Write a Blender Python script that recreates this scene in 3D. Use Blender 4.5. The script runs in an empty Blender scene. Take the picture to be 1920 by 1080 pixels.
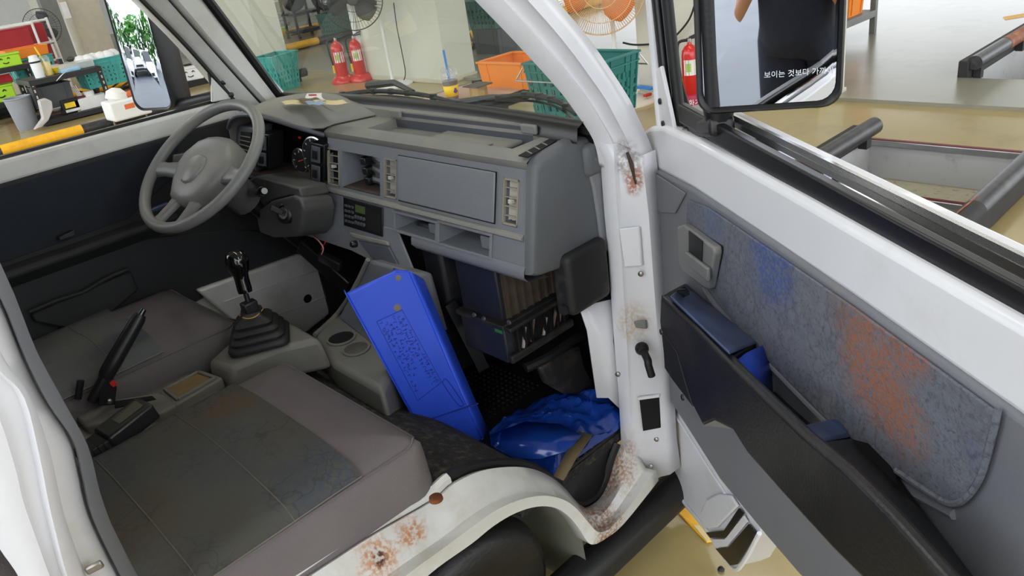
import bpy, bmesh, math, random
from mathutils import Vector, Matrix
V = Vector
PI = math.pi
random.seed(7)
sc = bpy.context.scene
col = sc.collection

# ------------------------------------------------------------------ camera
FPX = 1460.0
YAW, PITCH, ROLL = math.radians(49.3), math.radians(25.2), math.radians(8.7)
CAM = V((0.0, -1.64, 1.48))
_d = V((math.cos(PITCH)*math.cos(YAW), math.cos(PITCH)*math.sin(YAW), -math.sin(PITCH)))
_r0 = _d.cross(V((0, 0, 1))).normalized()
_n0 = _d.cross(_r0)
CR = _r0*math.cos(ROLL) + _n0*math.sin(ROLL)
CD = -_r0*math.sin(ROLL) + _n0*math.cos(ROLL)
CF = _d
cam_data = bpy.data.cameras.new('camera')
cam_data.sensor_width = 36.0
cam_data.lens = 36.0*FPX/1920.0
cam_data.clip_start = 0.02
cam_data.clip_end = 300
cam = bpy.data.objects.new('camera', cam_data)
col.objects.link(cam)
M = Matrix.Identity(4)
for i in range(3):
    M[i][0], M[i][1], M[i][2], M[i][3] = CR[i], -CD[i], -CF[i], CAM[i]
cam.matrix_world = M
sc.camera = cam

# ------------------------------------------------------------------ world, lights, exposure
sc.view_settings.view_transform = 'Standard'
sc.view_settings.look = 'None'
sc.view_settings.exposure = 0.42
sc.view_settings.gamma = 1.0
sc.view_settings.use_curve_mapping = False
w = bpy.data.worlds.new('overcast_sky')
sc.world = w
w.use_nodes = True
bg = w.node_tree.nodes['Background']
bg.inputs[0].default_value = (0.90, 0.95, 1.0, 1)
bg.inputs[1].default_value = 2.6

def area(name, loc, size, power, rot=(0, 0, 0), color=(1, 1, 1)):
    l = bpy.data.lights.new(name, 'AREA')
    l.shape = 'RECTANGLE'; l.size, l.size_y = size; l.energy = power; l.color = color
    o = bpy.data.objects.new(name, l); col.objects.link(o)
    o.location = loc; o.rotation_euler = rot
    return o

# pixel of the 1920x1080 photograph -> point on a plane of the place
def ray(u, v):
    return CR*((u-960)/FPX) + CD*((v-540)/FPX) + CF
def at(u, v, ax, val):
    r = ray(u, v); i = 'xyz'.index(ax)
    return CAM + r*((val-CAM[i])/r[i])
def onpl(u, v, p0, n):
    r = ray(u, v)
    return CAM + r*((V(p0)-CAM).dot(n)/r.dot(n))

# ------------------------------------------------------------------ materials
def srgb(r, g, b):
    f = lambda c: (c/255/12.92) if c/255 <= .04045 else ((c/255+.055)/1.055)**2.4
    return (f(r), f(g), f(b), 1)
MATS = {}
def mat(name, c, rough=.5, metal=0, var=.12, scale=8, bump=0, bscale=60, dirt=None, damt=.5, dscale=3, spec=.5, coat=0, drange=(.5, .7), alpha=1, trans=0, emit=None, estr=0):
    """procedural surface: base colour with soft noise, optional second tone in patches, fine bump"""
    m = bpy.data.materials.new(name); m.use_nodes = True
    nt = m.node_tree; N = nt.nodes; L = nt.links
    b = N['Principled BSDF']
    c = srgb(*c) if len(c) == 3 else c
    tc = N.new('ShaderNodeTexCoord')
    n1 = N.new('ShaderNodeTexNoise'); n1.inputs['Scale'].default_value = scale; n1.inputs['Detail'].default_value = 5
    L.new(tc.outputs['Object'], n1.inputs['Vector'])
    rmp = N.new('ShaderNodeMapRange'); rmp.inputs['From Min'].default_value = .3; rmp.inputs['From Max'].default_value = .7
    rmp.inputs['To Min'].default_value = 1-var; rmp.inputs['To Max'].default_value = 1+var
    L.new(n1.outputs['Fac'], rmp.inputs['Value'])
    mul = N.new('ShaderNodeVectorMath'); mul.operation = 'SCALE'
    mul.inputs[0].default_value = c[:3]
    L.new(rmp.outputs[0], mul.inputs['Scale'])
    out = mul.outputs[0]
    if dirt:
        n2 = N.new('ShaderNodeTexNoise'); n2.inputs['Scale'].default_value = dscale; n2.inputs['Detail'].default_value = 8
        n2.inputs['Roughness'].default_value = .65
        L.new(tc.outputs['Object'], n2.inputs['Vector'])
        r2 = N.new('ShaderNodeMapRange'); r2.inputs['From Min'].default_value = drange[0]; r2.inputs['From Max'].default_value = drange[1]
        r2.inputs['To Max'].default_value = damt
        L.new(n2.outputs['Fac'], r2.inputs['Value'])
        mx = N.new('ShaderNodeMix'); mx.data_type = 'RGBA'
        L.new(r2.outputs[0], mx.inputs['Factor']); L.new(out, mx.inputs['A']); mx.inputs['B'].default_value = srgb(*dirt)
        out = mx.outputs['Result']
    L.new(out, b.inputs['Base Color'])
    b.inputs['Roughness'].default_value = rough
    b.inputs['Metallic'].default_value = metal
    b.inputs['Specular IOR Level'].default_value = spec
    b.inputs['Coat Weight'].default_value = coat
    b.inputs['Alpha'].default_value = alpha
    b.inputs['Transmission Weight'].default_value = trans
    if emit:
        b.inputs['Emission Color'].default_value = srgb(*emit); b.inputs['Emission Strength'].default_value = estr
    if bump:
        n3 = N.new('ShaderNodeTexNoise'); n3.inputs['Scale'].default_value = bscale; n3.inputs['Detail'].default_value = 3
        L.new(tc.outputs['Object'], n3.inputs['Vector'])
        bp = N.new('ShaderNodeBump'); bp.inputs['Strength'].default_value = bump; bp.inputs['Distance'].default_value = .004
        L.new(n3.outputs['Fac'], bp.inputs['Height']); L.new(bp.outputs[0], b.inputs['Normal'])
    MATS[name] = m
    return m

def add_spots(m, spots, noise=18, sharp=.25, speck=0):
    """mix coloured patches (fixed places of the cloth / paint) into a material: (object-space centre, radius, colour, amount)"""
    nt = m.node_tree; N = nt.nodes; L = nt.links; b = N['Principled BSDF']
    src = b.inputs['Base Color'].links[0].from_socket
    tc = N.new('ShaderNodeTexCoord')
    nz = N.new('ShaderNodeTexNoise'); nz.inputs['Scale'].default_value = noise; nz.inputs['Detail'].default_value = 9; nz.inputs['Roughness'].default_value = .7
    L.new(tc.outputs['Object'], nz.inputs['Vector'])
    if speck:
        n4 = N.new('ShaderNodeTexNoise'); n4.inputs['Scale'].default_value = speck; n4.inputs['Detail'].default_value = 3; L.new(tc.outputs['Object'], n4.inputs['Vector'])
        r4 = N.new('ShaderNodeMapRange'); r4.inputs['From Min'].default_value = .40; r4.inputs['From Max'].default_value = .58; r4.inputs['To Min'].default_value = .15; L.new(n4.outputs['Fac'], r4.inputs['Value'])
    for c, rad, colr, amt in spots:
        d = N.new('ShaderNodeVectorMath'); d.operation = 'SUBTRACT'; d.inputs[1].default_value = c
        L.new(tc.outputs['Object'], d.inputs[0])
        s = N.new('ShaderNodeVectorMath'); s.operation = 'DIVIDE'
        s.inputs[1].default_value = rad if hasattr(rad, '__len__') else (rad, rad, rad)
        L.new(d.outputs[0], s.inputs[0])
        ln = N.new('ShaderNodeVectorMath'); ln.operation = 'LENGTH'; L.new(s.outputs[0], ln.inputs[0])
        ad = N.new('ShaderNodeMath'); ad.operation = 'MULTIPLY_ADD'; ad.inputs[1].default_value = 1.6; L.new(nz.outputs['Fac'], ad.inputs[0])
        L.new(ln.outputs['Value'], ad.inputs[2])
        mr = N.new('ShaderNodeMapRange'); mr.interpolation_type = 'SMOOTHSTEP'
        mr.inputs['From Min'].default_value = 1.8+sharp; mr.inputs['From Max'].default_value = 1.8-sharp
        mr.inputs['To Max'].default_value = amt
        L.new(ad.outputs[0], mr.inputs['Value'])
        mx = N.new('ShaderNodeMix'); mx.data_type = 'RGBA'
        fo = mr.outputs[0]
        if speck:
            pm = N.new('ShaderNodeMath'); pm.operation = 'MULTIPLY'; L.new(fo, pm.inputs[0]); L.new(r4.outputs[0], pm.inputs[1]); fo = pm.outputs[0]
        L.new(fo, mx.inputs['Factor']); L.new(src, mx.inputs['A']); mx.inputs['B'].default_value = srgb(*colr)
        src = mx.outputs['Result']
    L.new(src, b.inputs['Base Color'])

def add_cracks(m, colr, scale=14, width=.03, amt=.7):
    """dark branching print lines of a patterned cloth"""
    nt = m.node_tree; N = nt.nodes; L = nt.links; b = N['Principled BSDF']
    src = b.inputs['Base Color'].links[0].from_socket
    tc = N.new('ShaderNodeTexCoord')
    nz = N.new('ShaderNodeTexNoise'); nz.inputs['Scale'].default_value = 9; nz.inputs['Detail'].default_value = 4
    L.new(tc.outputs['Object'], nz.inputs['Vector'])
    ad = N.new('ShaderNodeVectorMath'); ad.operation = 'MULTIPLY_ADD'; ad.inputs[1].default_value = (.12, .12, .12)
    L.new(nz.outputs['Color'], ad.inputs[0]); L.new(tc.outputs['Object'], ad.inputs[2])
    vo = N.new('ShaderNodeTexVoronoi'); vo.feature = 'DISTANCE_TO_EDGE'; vo.inputs['Scale'].default_value = scale
    L.new(ad.outputs[0], vo.inputs['Vector'])
    mr = N.new('ShaderNodeMapRange'); mr.inputs['From Min'].default_value = width; mr.inputs['From Max'].default_value = width*2
    mr.inputs['To Min'].default_value = 1; mr.inputs['To Max'].default_value = 0
    L.new(vo.outputs['Distance'], mr.inputs['Value'])
    n2 = N.new('ShaderNodeTexNoise'); n2.inputs['Scale'].default_value = 6
    L.new(tc.outputs['Object'], n2.inputs['Vector'])
    m2 = N.new('ShaderNodeMapRange'); m2.inputs['From Min'].default_value = .45; m2.inputs['From Max'].default_value = .6; m2.inputs['To Max'].default_value = amt
    L.new(n2.outputs['Fac'], m2.inputs['Value'])
    mm = N.new('ShaderNodeMath'); mm.operation = 'MULTIPLY'; L.new(mr.outputs[0], mm.inputs[0]); L.new(m2.outputs[0], mm.inputs[1])
    mx = N.new('ShaderNodeMix'); mx.data_type = 'RGBA'
    L.new(mm.outputs[0], mx.inputs['Factor']); L.new(src, mx.inputs['A']); mx.inputs['B'].default_value = srgb(*colr)
    L.new(mx.outputs['Result'], b.inputs['Base Color'])

def clear_mat(name, tint=(1, 1, 1), gloss=.08, rough=.02, opacity=0., ocol=(200, 200, 200)):
    """thin clear pane: mostly transparent, a little mirror reflection, optional milkiness"""
    m = bpy.data.materials.new(name); m.use_nodes = True
    nt = m.node_tree; N = nt.nodes; L = nt.links; N.clear()
    o = N.new('ShaderNodeOutputMaterial'); t = N.new('ShaderNodeBsdfTransparent'); t.inputs[0].default_value = (*tint, 1)
    g = N.new('ShaderNodeBsdfGlossy'); g.inputs['Roughness'].default_value = rough; g.inputs[0].default_value = (1, 1, 1, 1)
    lw = N.new('ShaderNodeLayerWeight'); lw.inputs[0].default_value = .25
    mr = N.new('ShaderNodeMath'); mr.operation = 'MULTIPLY_ADD'; mr.inputs[1].default_value = .10; mr.inputs[2].default_value = gloss; L.new(lw.outputs['Fresnel'], mr.inputs[0])
    mx = N.new('ShaderNodeMixShader'); L.new(mr.outputs[0], mx.inputs[0]); L.new(t.outputs[0], mx.inputs[1]); L.new(g.outputs[0], mx.inputs[2])
    last = mx
    if opacity:
        d = N.new('ShaderNodeBsdfDiffuse'); d.inputs[0].default_value = srgb(*ocol)
        m2 = N.new('ShaderNodeMixShader'); m2.inputs[0].default_value = opacity
        L.new(mx.outputs[0], m2.inputs[1]); L.new(d.outputs[0], m2.inputs[2]); last = m2
    L.new(last.outputs[0], o.inputs[0])
    MATS[name] = m
    return m

# ------------------------------------------------------------------ mesh helpers
class MB:
    def __init__(s): s.v = []; s.f = []
    def add(s, vs, fs):
        n = len(s.v); s.v += [V(p) for p in vs]; s.f += [tuple(i+n for i in f) for f in fs]; return s
    def box(s, lo, hi):
        x0, y0, z0 = lo; x1, y1, z1 = hi
        return s.add([(x0,y0,z0),(x1,y0,z0),(x1,y1,z0),(x0,y1,z0),(x0,y0,z1),(x1,y0,z1),(x1,y1,z1),(x0,y1,z1)],
                     [(0,3,2,1),(4,5,6,7),(0,1,5,4),(1,2,6,5),(2,3,7,6),(3,0,4,7)])
    def obox(s, c, ax, h):
        """oriented box: centre, three axis vectors, half sizes"""
        c = V(c); a, b, d = [V(q).normalized()*k for q, k in zip(ax, h)]
        vs = [c+a*i+b*j+d*k for k in (-1, 1) for i, j in ((-1,-1),(1,-1),(1,1),(-1,1))]
        return s.add(vs, [(0,3,2,1),(4,5,6,7),(0,1,5,4),(1,2,6,5),(2,3,7,6),(3,0,4,7)])
    def prism(s, poly, vec):
        poly = [V(p) for p in poly]; vec = V(vec); n = len(poly)
        return s.add(poly+[p+vec for p in poly], [tuple(range(n-1, -1, -1)), tuple(range(n, 2*n))]+[(i, (i+1) % n, n+(i+1) % n, n+i) for i in range(n)])
    def bar(s, a, b, w, h, up=(0, 0, 1)):
        a = V(a); b = V(b); d = (b-a); up = V(up)
        sx = d.cross(up).normalized(); u = sx.cross(d).normalized()
        return s.obox((a+b)/2, (d, sx, u), (d.length/2, w/2, h/2))
    def tube(s, path, r, seg=10, closed=False, caps=True):
        path = [V(p) for p in path]; n = len(path); rr = r if hasattr(r, '__len__') else [r]*n
        rings = []; prev = None
        for i, p in enumerate(path):
            if closed: t = path[(i+1) % n]-path[i-1]
            else: t = path[min(i+1, n-1)]-path[max(i-1, 0)]
            t.normalize()
            if prev is None:
                a = V((0, 0, 1)) if abs(t.z) < .9 else V((1, 0, 0))
                a = (a-t*a.dot(t)).normalized()
            else:
                a = prev-t*prev.dot(t)
                if a.length < 1e-6: a = V((1, 0, 0))
                a.normalize()
            prev = a; b = t.cross(a)
            rings.append([p+(a*math.cos(2*PI*k/seg)+b*math.sin(2*PI*k/seg))*rr[i] for k in range(seg)])
        vs = [q for rg in rings for q in rg]; fs = []
        for i in range(n if closed else n-1):
            j = (i+1) % n
            for k in range(seg):
                fs.append((i*seg+k, i*seg+(k+1) % seg, j*seg+(k+1) % seg, j*seg+k))
        if caps and not closed:
            fs += [tuple(range(seg-1, -1, -1)), tuple(range((n-1)*seg, n*seg))]
        return s.add(vs, fs)
    def lathe(s, prof, c=(0, 0, 0), axis=(0, 0, 1), seg=20, cap0=True, cap1=True):
        """prof: list of (radius, height along axis)"""
        c = V(c); ax = V(axis).normalized(); a = V((1, 0, 0)) if abs(ax.x) < .9 else V((0, 1, 0))
        a = (a-ax*a.dot(ax)).normalized(); b = ax.cross(a); vs = []; fs = []
        for r, h in prof:
            vs += [c+ax*h+(a*math.cos(2*PI*k/seg)+b*math.sin(2*PI*k/seg))*r for k in range(seg)]
        for i in range(len(prof)-1):
            for k in range(seg):
                fs.append((i*seg+k, i*seg+(k+1) % seg, (i+1)*seg+(k+1) % seg, (i+1)*seg+k))
        if cap0: fs.append(tuple(range(seg-1, -1, -1)))
        if cap1: fs.append(tuple(range((len(prof)-1)*seg, len(prof)*seg)))
        return s.add(vs, fs)
    def grid(s, rows):
        n = len(rows[0]); vs = [p for r in rows for p in r]
        return s.add(vs, [(i*n+k, i*n+k+1, (i+1)*n+k+1, (i+1)*n+k) for i in range(len(rows)-1) for k in range(n-1)])
    def build(s, name, m, parent=None, bevel=0, bseg=2, smooth=40, solid=0, sub=0, origin=None, merge=False, flip=False, soff=-1):
        bm = bmesh.new()
        o3 = V(origin) if origin is not None else (V(parent['_o']) if parent is not None and '_o' in parent else V((0, 0, 0)))
        vv = [bm.verts.new(p-o3) for p in s.v]
        for f in s.f:
            try: bm.faces.new([vv[i] for i in f])
            except ValueError: pass
        if merge: bmesh.ops.remove_doubles(bm, verts=bm.verts, dist=merge if merge is not True else 1e-5)
        bmesh.ops.recalc_face_normals(bm, faces=bm.faces)
        if flip: bmesh.ops.reverse_faces(bm, faces=bm.faces)
        if smooth:
            for f in bm.faces: f.smooth = True
            lim = math.radians(smooth)
            for e in bm.edges:
                if len(e.link_faces) == 2 and e.calc_face_angle(0) > lim: e.smooth = False
        me = bpy.data.meshes.new(name); bm.to_mesh(me); bm.free()
        me.materials.append(MATS[m] if isinstance(m, str) else m)
        ob = bpy.data.objects.new(name, me); col.objects.link(ob)
        if parent is not None:
            ob.parent = parent
            if '_o' in parent: ob['_o'] = parent['_o']
        elif origin is not None:
            ob.location = o3; ob['_o'] = tuple(o3)
        if solid:
            md = ob.modifiers.new('solid', 'SOLIDIFY'); md.thickness = solid; md.offset = soff
        if bevel:
            md = ob.modifiers.new('bevel', 'BEVEL'); md.width = bevel; md.segments = bseg; md.limit_method = 'ANGLE'; md.angle_limit = math.radians(35)
        if sub:
            md = ob.modifiers.new('sub', 'SUBSURF'); md.levels = sub; md.render_levels = sub
        return ob

def tag(o, label=None, cat=None, group=None, kind=None):
    if label: o['label'] = label
    if cat: o['category'] = cat
    if group: o['group'] = group
    if kind: o['kind'] = kind
    return o
def thing(name, label, cat, loc=(0, 0, 0), group=None, kind=None):
    o = bpy.data.objects.new(name, None); col.objects.link(o); o.empty_display_size = .1
    o.location = loc; o['_o'] = tuple(loc)
    return tag(o, label, cat, group, kind)
def struct(o): o['kind'] = 'structure'; return o
def dup(root, loc, rotz=0, label=None, scale=None):
    def cp(o, par):
        c = o.copy(); col.objects.link(c); c.parent = par
        for ch in o.children: cp(ch, c)
        return c
    r = cp(root, None); r.location = loc; r.rotation_euler = (0, 0, rotz)
    if scale: r.scale = (scale,)*3
    if label: r['label'] = label
    return r
def text(name, body, size, m, origin, xdir, ydir, parent, ext=.0004, align='CENTER', zoff=.0008, sx=1.0):
    """flat lettering on a surface, turned into a mesh"""
    cu = bpy.data.curves.new(name, 'FONT'); cu.body = body; cu.size = size; cu.align_x = align; cu.align_y = 'CENTER'; cu.extrude = ext
    tmp = bpy.data.objects.new(name, cu); col.objects.link(tmp)
    dg = bpy.context.evaluated_depsgraph_get(); dg.update()
    me = bpy.data.meshes.new_from_object(tmp.evaluated_get(dg))
    bpy.data.objects.remove(tmp)
    X = V(xdir).normalized(); Y = V(ydir); Y = (Y-X*Y.dot(X)).normalized(); Z = X.cross(Y)
    o3 = V(parent['_o']) if parent is not None and '_o' in parent else V((0, 0, 0))
    O = V(origin)-o3+Z*zoff
    for v in me.vertices: v.co = O+X*v.co.x*sx+Y*v.co.y+Z*v.co.z
    me.materials.clear(); me.materials.append(MATS[m])
    ob = bpy.data.objects.new(name, me); col.objects.link(ob)
    if parent is not None:
        ob.parent = parent
        if '_o' in parent: ob['_o'] = parent['_o']
    return ob
def lerp(a, b, t): return a+(b-a)*t
def smooth_path(pts, n=6):
    """Catmull-Rom through points"""
    pts = [V(p) for p in pts]; out = []
    for i in range(len(pts)-1):
        p0 = pts[max(i-1, 0)]; p1 = pts[i]; p2 = pts[i+1]; p3 = pts[min(i+2, len(pts)-1)]
        for k in range(n):
            t = k/n
            out.append(.5*((2*p1)+(p2-p0)*t+(2*p0-5*p1+4*p2-p3)*t*t+(3*p1-p0-3*p2+p3)*t**3))
    out.append(pts[-1]); return out
def rrect(w, h, r, seg=4):
    """rounded rectangle outline (2-D), centred"""
    out = []
    for cx, cy, a0 in ((w/2-r, h/2-r, 0), (-w/2+r, h/2-r, 90), (-w/2+r, -h/2+r, 180), (w/2-r, -h/2+r, 270)):
        for k in range(seg+1):
            a = math.radians(a0+90*k/seg); out.append((cx+r*math.cos(a), cy+r*math.sin(a)))
    return out
def holed_panel(mb, ys, zs, holes, P, back=True):
    """panel over [ys]x[zs] with rectangular holes (y0,y1,z0,z1,depth); P(y,z,off) gives the point"""
    Y = sorted(set([ys[0], ys[1]]+[h[i] for h in holes for i in (0, 1)])); Z = sorted(set([zs[0], zs[1]]+[h[i] for h in holes for i in (2, 3)]))
    Y = [y for y in Y if ys[0] <= y <= ys[1]]; Z = [z for z in Z if zs[0] <= z <= zs[1]]
    for i in range(len(Y)-1):
        for k in range(len(Z)-1):
            yc = (Y[i]+Y[i+1])/2; zc = (Z[k]+Z[k+1])/2
            if any(h[0] < yc < h[1] and h[2] < zc < h[3] for h in holes): continue
            mb.add([P(Y[i], Z[k], 0), P(Y[i+1], Z[k], 0), P(Y[i+1], Z[k+1], 0), P(Y[i], Z[k+1], 0)], [(0, 1, 2, 3)])
    for y0, y1, z0, z1, d in holes:
        vs = [P(y0, z0, 0), P(y1, z0, 0), P(y1, z1, 0), P(y0, z1, 0), P(y0, z0, -d), P(y1, z0, -d), P(y1, z1, -d), P(y0, z1, -d)]
        fs = [(0, 4, 5, 1), (1, 5, 6, 2), (2, 6, 7, 3), (3, 7, 4, 0)]
        if back: fs.append((4, 5, 6, 7))
        mb.add(vs, fs)
    return mb
# ------------------------------------------------------------------ material table
mat('paint_white', (226, 226, 230), .32, var=.05, scale=3, dirt=(190, 184, 168), damt=.45, dscale=7, drange=(.52, .8), coat=.3)
mat('paint_sill', (218, 217, 212), .38, var=.06, scale=4, dirt=(170, 158, 130), damt=.5, dscale=9, drange=(.5, .78), coat=.2)
mat('paint_door', (226, 226, 230), .34, var=.04, scale=3, dirt=(188, 184, 172), damt=.4, dscale=6, drange=(.52, .8), coat=.2)
mat('rust', (122, 66, 30), .9, var=.4, scale=60, dirt=(60, 32, 20), damt=.8, dscale=40)
mat('rubber', (22, 22, 23), .55, var=.2, bump=.1)
mat('seal_black', (16, 15, 17), .35, var=.2)
mat('end_grey', (94, 97, 100), .55, var=.06, scale=5, bump=.12, bscale=350)
mat('trim_grey', (112, 114, 120), .55, var=.07, scale=5, bump=.12, bscale=350, dirt=(134, 128, 118), damt=.25, dscale=4)
mat('dash_grey', (124, 127, 133), .5, var=.05, scale=4, bump=.12, bscale=380, dirt=(146, 142, 130), damt=.35, dscale=5)
mat('dash_top', (130, 130, 126), .65, var=.06, scale=4, bump=.15, bscale=380, dirt=(158, 150, 130), damt=.5, dscale=4, drange=(.45, .7))
mat('dash_dark', (84, 87, 94), .5, var=.08, bump=.1, bscale=300)
mat('column_grey', (84, 84, 82), .5, var=.08, bump=.12, bscale=300, dirt=(100, 92, 78), damt=.3, dscale=6)
mat('wheel_grey', (118, 119, 117), .42, var=.08, scale=7, bump=.1, bscale=300, dirt=(146, 138, 122), damt=.45, dscale=6)
mat('black_plastic', (26, 27, 29), .38, var=.15, bump=.08, bscale=200)
mat('dusty_black', (30, 30, 31), .6, var=.15, dirt=(112, 94, 76), damt=.55, dscale=7, drange=(.5, .72), bump=.1)
mat('heater_black', (36, 38, 44), .45, var=.15, dirt=(70, 62, 56), damt=.4, dscale=9)
mat('heater_brown', (74, 62, 52), .8, var=.3, scale=30)
mat('cavity', (10, 10, 11), .9, var=.2)
mat('vent_bone', (150, 143, 126), .6, var=.08)
mat('vent_light', (196, 190, 178), .6, var=.08)
mat('ivory', (226, 220, 200), .4, var=.03)
mat('gloss_black', (10, 10, 11), .06, var=.05, coat=.6)
mat('carpet', (40, 38, 36), .95, var=.3, scale=60, bump=.6, bscale=220, dirt=(120, 108, 90), damt=.5, dscale=50, drange=(.5, .7))
mat('mat_rubber', (24, 24, 25), .5, var=.2, bump=.2)
mat('seat_plain', (116, 108, 109), .95, var=.07, scale=6, bump=.25, bscale=420, dirt=(132, 124, 120), damt=.25, dscale=5)
mat('seat_plain_driver', (104, 98, 99), .95, var=.08, scale=6, bump=.25, bscale=420)
mat('seat_print', (86, 84, 78), .95, var=.12, scale=5, bump=.25, bscale=420, dirt=(72, 78, 86), damt=.5, dscale=6)
mat('seat_print_driver', (96, 99, 97), .95, var=.12, scale=5, bump=.25, bscale=420, dirt=(74, 80, 88), damt=.5, dscale=6)
mat('seam', (118, 114, 106), .9, var=.1)
mat('console_grey', (124, 122, 116), .55, var=.08, bump=.1, bscale=260, dirt=(128, 118, 92), damt=.45, dscale=7)
mat('tray_sand', (136, 116, 78), .9, var=.15, scale=20, dirt=(96, 82, 56), damt=.5, dscale=18)
mat('boot_rubber', (34, 34, 35), .55, var=.12, dirt=(64, 62, 58), damt=.3, dscale=10)
mat('tie_yellow', (206, 158, 62), .5)
mat('red_plastic', (196, 42, 36), .4)
mat('blue_lid', (52, 92, 232), .34, var=.05, scale=4, dirt=(38, 60, 170), damt=.35, dscale=5)
mat('blue_print', (34, 58, 168), .5)
mat('blue_scuff', (128, 122, 118), .8)
mat('blue_bag', (26, 66, 158), .16, var=.22, scale=12, dirt=(12, 30, 72), damt=.8, dscale=6, spec=.8)
mat('bag_strip', (112, 96, 66), .7, var=.2, scale=30)
mat('paper_white', (236, 234, 228), .8, var=.03)
mat('paper_yellow', (222, 204, 156), .8, var=.05)
mat('paper_blue', (150, 172, 200), .8, var=.05)
mat('print_red', (206, 92, 86), .8)
mat('screw_metal', (150, 148, 142), .35, metal=.9)
mat('chrome_ring', (190, 190, 190), .2, metal=.9)
mat('gauge_face', (16, 17, 19), .5)
mat('needle', (222, 62, 40), .5)
mat('lcd_green', (86, 104, 62), .35)
mat('tag_green', (44, 122, 62), .6)
mat('wire_pink', (226, 160, 140), .5)
mat('foil_dark', (150, 150, 150), .35, metal=.6, var=.4, scale=40)
mat('leaf_litter', (104, 88, 72), .9, var=.4, scale=30)
mat('litter_pale', (176, 166, 156), .8, var=.2)
mat('mirror_glass', (235, 238, 242), .015, metal=1, var=0)
mat('mirror_black', (24, 24, 26), .42, var=.12, bump=.1, bscale=160)
mat('etch', (214, 220, 226), .5)
mat('armrest_black', (27, 27, 28), .36, var=.18, bump=.14, bscale=220, dirt=(54, 52, 50), damt=.4, dscale=9)
mat('armrest_blue', (72, 88, 128), .3, var=.12, dirt=(44, 52, 74), damt=.8, dscale=7, drange=(.38, .62))
mat('pull_blue', (34, 74, 190), .35, var=.1)
mat('door_cloth', (104, 107, 116), .95, var=.1, scale=40, bump=.4, bscale=300, dirt=(66, 68, 76), damt=.7, dscale=150, drange=(.52, .66))
mat('driver_cloth_shaded', (36, 41, 50), .95, var=.12, scale=20, bump=.3, bscale=300)  # darker version of the near door's cloth, cab shade put into the colour
mat('driver_trim_shaded', (38, 39, 41), .7, var=.1, bump=.15, bscale=300)  # near door's trim darkened: the dim far side is painted into the colour
mat('tyre', (13, 13, 14), .42, var=.25, scale=20, bump=.3, bscale=90)
mat('fender_grey', (122, 122, 108), .5, var=.08, scale=3)
clear_mat('windscreen_glass', (.93, .97, .94), .03, .0, opacity=.05, ocol=(205, 205, 190))
clear_mat('door_glass', (.9, .95, .93), .04, .0)
clear_mat('cup_clear', (.95, .96, .97), .08, .03, opacity=.12, ocol=(235, 235, 235))
clear_mat('bag_clear', (.95, .95, .96), .10, .15, opacity=.45, ocol=(232, 228, 224))

# surroundings
mat('floor_paint', (164, 147, 98), .2, var=.08, scale=.8, dirt=(122, 112, 82), damt=.5, dscale=2.2, drange=(.52, .75), bump=.12, bscale=9, spec=.5)
mat('floor_far_sheen', (140, 138, 122), .26, var=.06, scale=.7, dirt=(116, 114, 100), damt=.5, dscale=1.6, drange=(.54, .74), bump=.15, bscale=7)  # greyer than the near floor: its bright reflection is put into the colour
mat('pit_wall', (186, 186, 186), .6, var=.08, scale=3, dirt=(120, 112, 100), damt=.6, dscale=8, drange=(.56, .74))
mat('pit_tread', (182, 176, 150), .6, var=.08, dirt=(104, 98, 84), damt=.7, dscale=26, drange=(.56, .7))
mat('nosing_metal', (176, 178, 180), .3, metal=.8)
mat('nosing_red', (104, 30, 44), .6, var=.1)
mat('pipe_black', (42, 43, 45), .4, var=.2, scale=10, dirt=(92, 88, 82), damt=.5, dscale=14)
mat('pipe_yellow', (238, 176, 24), .45, var=.06, dirt=(180, 120, 30), damt=.4, dscale=12)
mat('pipe_worn', (136, 70, 40), .6, var=.25, scale=25, dirt=(220, 150, 30), damt=.8, dscale=14)
mat('rail_rubber', (44, 42, 41), .7, var=.25, scale=10)
mat('column_paint', (206, 204, 190), .55, var=.05, scale=2)
mat('column_white', (232, 232, 228), .6, var=.03)
mat('guard_beige', (196, 188, 166), .5, var=.06)
mat('steel_grey', (120, 122, 118), .5, var=.1)
mat('ceiling_white', (206, 206, 202), .8, var=.04)
mat('asphalt', (72, 77, 86), .5, var=.2, scale=1.2, bump=.3, bscale=60, dirt=(70, 74, 80), damt=.6, dscale=.8)
mat('rack_black', (34, 33, 35), .5, var=.2)
mat('plywood_pink', (198, 168, 146), .7, var=.08, scale=6)
mat('wood_tan', (176, 142, 88), .7, var=.1, scale=20)
mat('wood_dark', (92, 88, 80), .7, var=.1, scale=20)
mat('crate_orange', (242, 138, 38), .45, var=.04)
mat('crate_green', (34, 112, 104), .5, var=.06)
mat('crate_teal', (72, 166, 160), .5, var=.05)
mat('crate_greydark', (70, 74, 78), .55, var=.08)
mat('crate_darkgreen', (62, 106, 96), .55, var=.08)
mat('lime', (166, 214, 38), .5, var=.04)
mat('can_green', (40, 196, 62), .4, var=.05)
mat('fan_black', (62, 64, 66), .4, var=.1)
mat('fan_wire', (60, 62, 62), .4, metal=.4)
mat('fan_orange', (232, 132, 66), .45, var=.05)
mat('wire_orange', (226, 160, 104), .4)
mat('wire_cream', (222, 186, 140), .4)
mat('pole_white', (226, 226, 222), .4, var=.03)
mat('base_cream', (224, 214, 196), .5, var=.04)
mat('ext_red', (206, 34, 28), .28, var=.04, coat=.4)
mat('ext_pink', (176, 36, 74), .4, var=.05)
mat('label_white', (232, 232, 226), .6)
mat('label_yellow', (240, 196, 40), .5)
mat('label_green', (150, 190, 90), .6)
mat('coffee', (84, 50, 36), .3)
mat('cup_yellow', (246, 202, 20), .5)
mat('print_purple', (112, 44, 130), .5)
mat('straw_blue', (44, 130, 206), .4)
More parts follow.
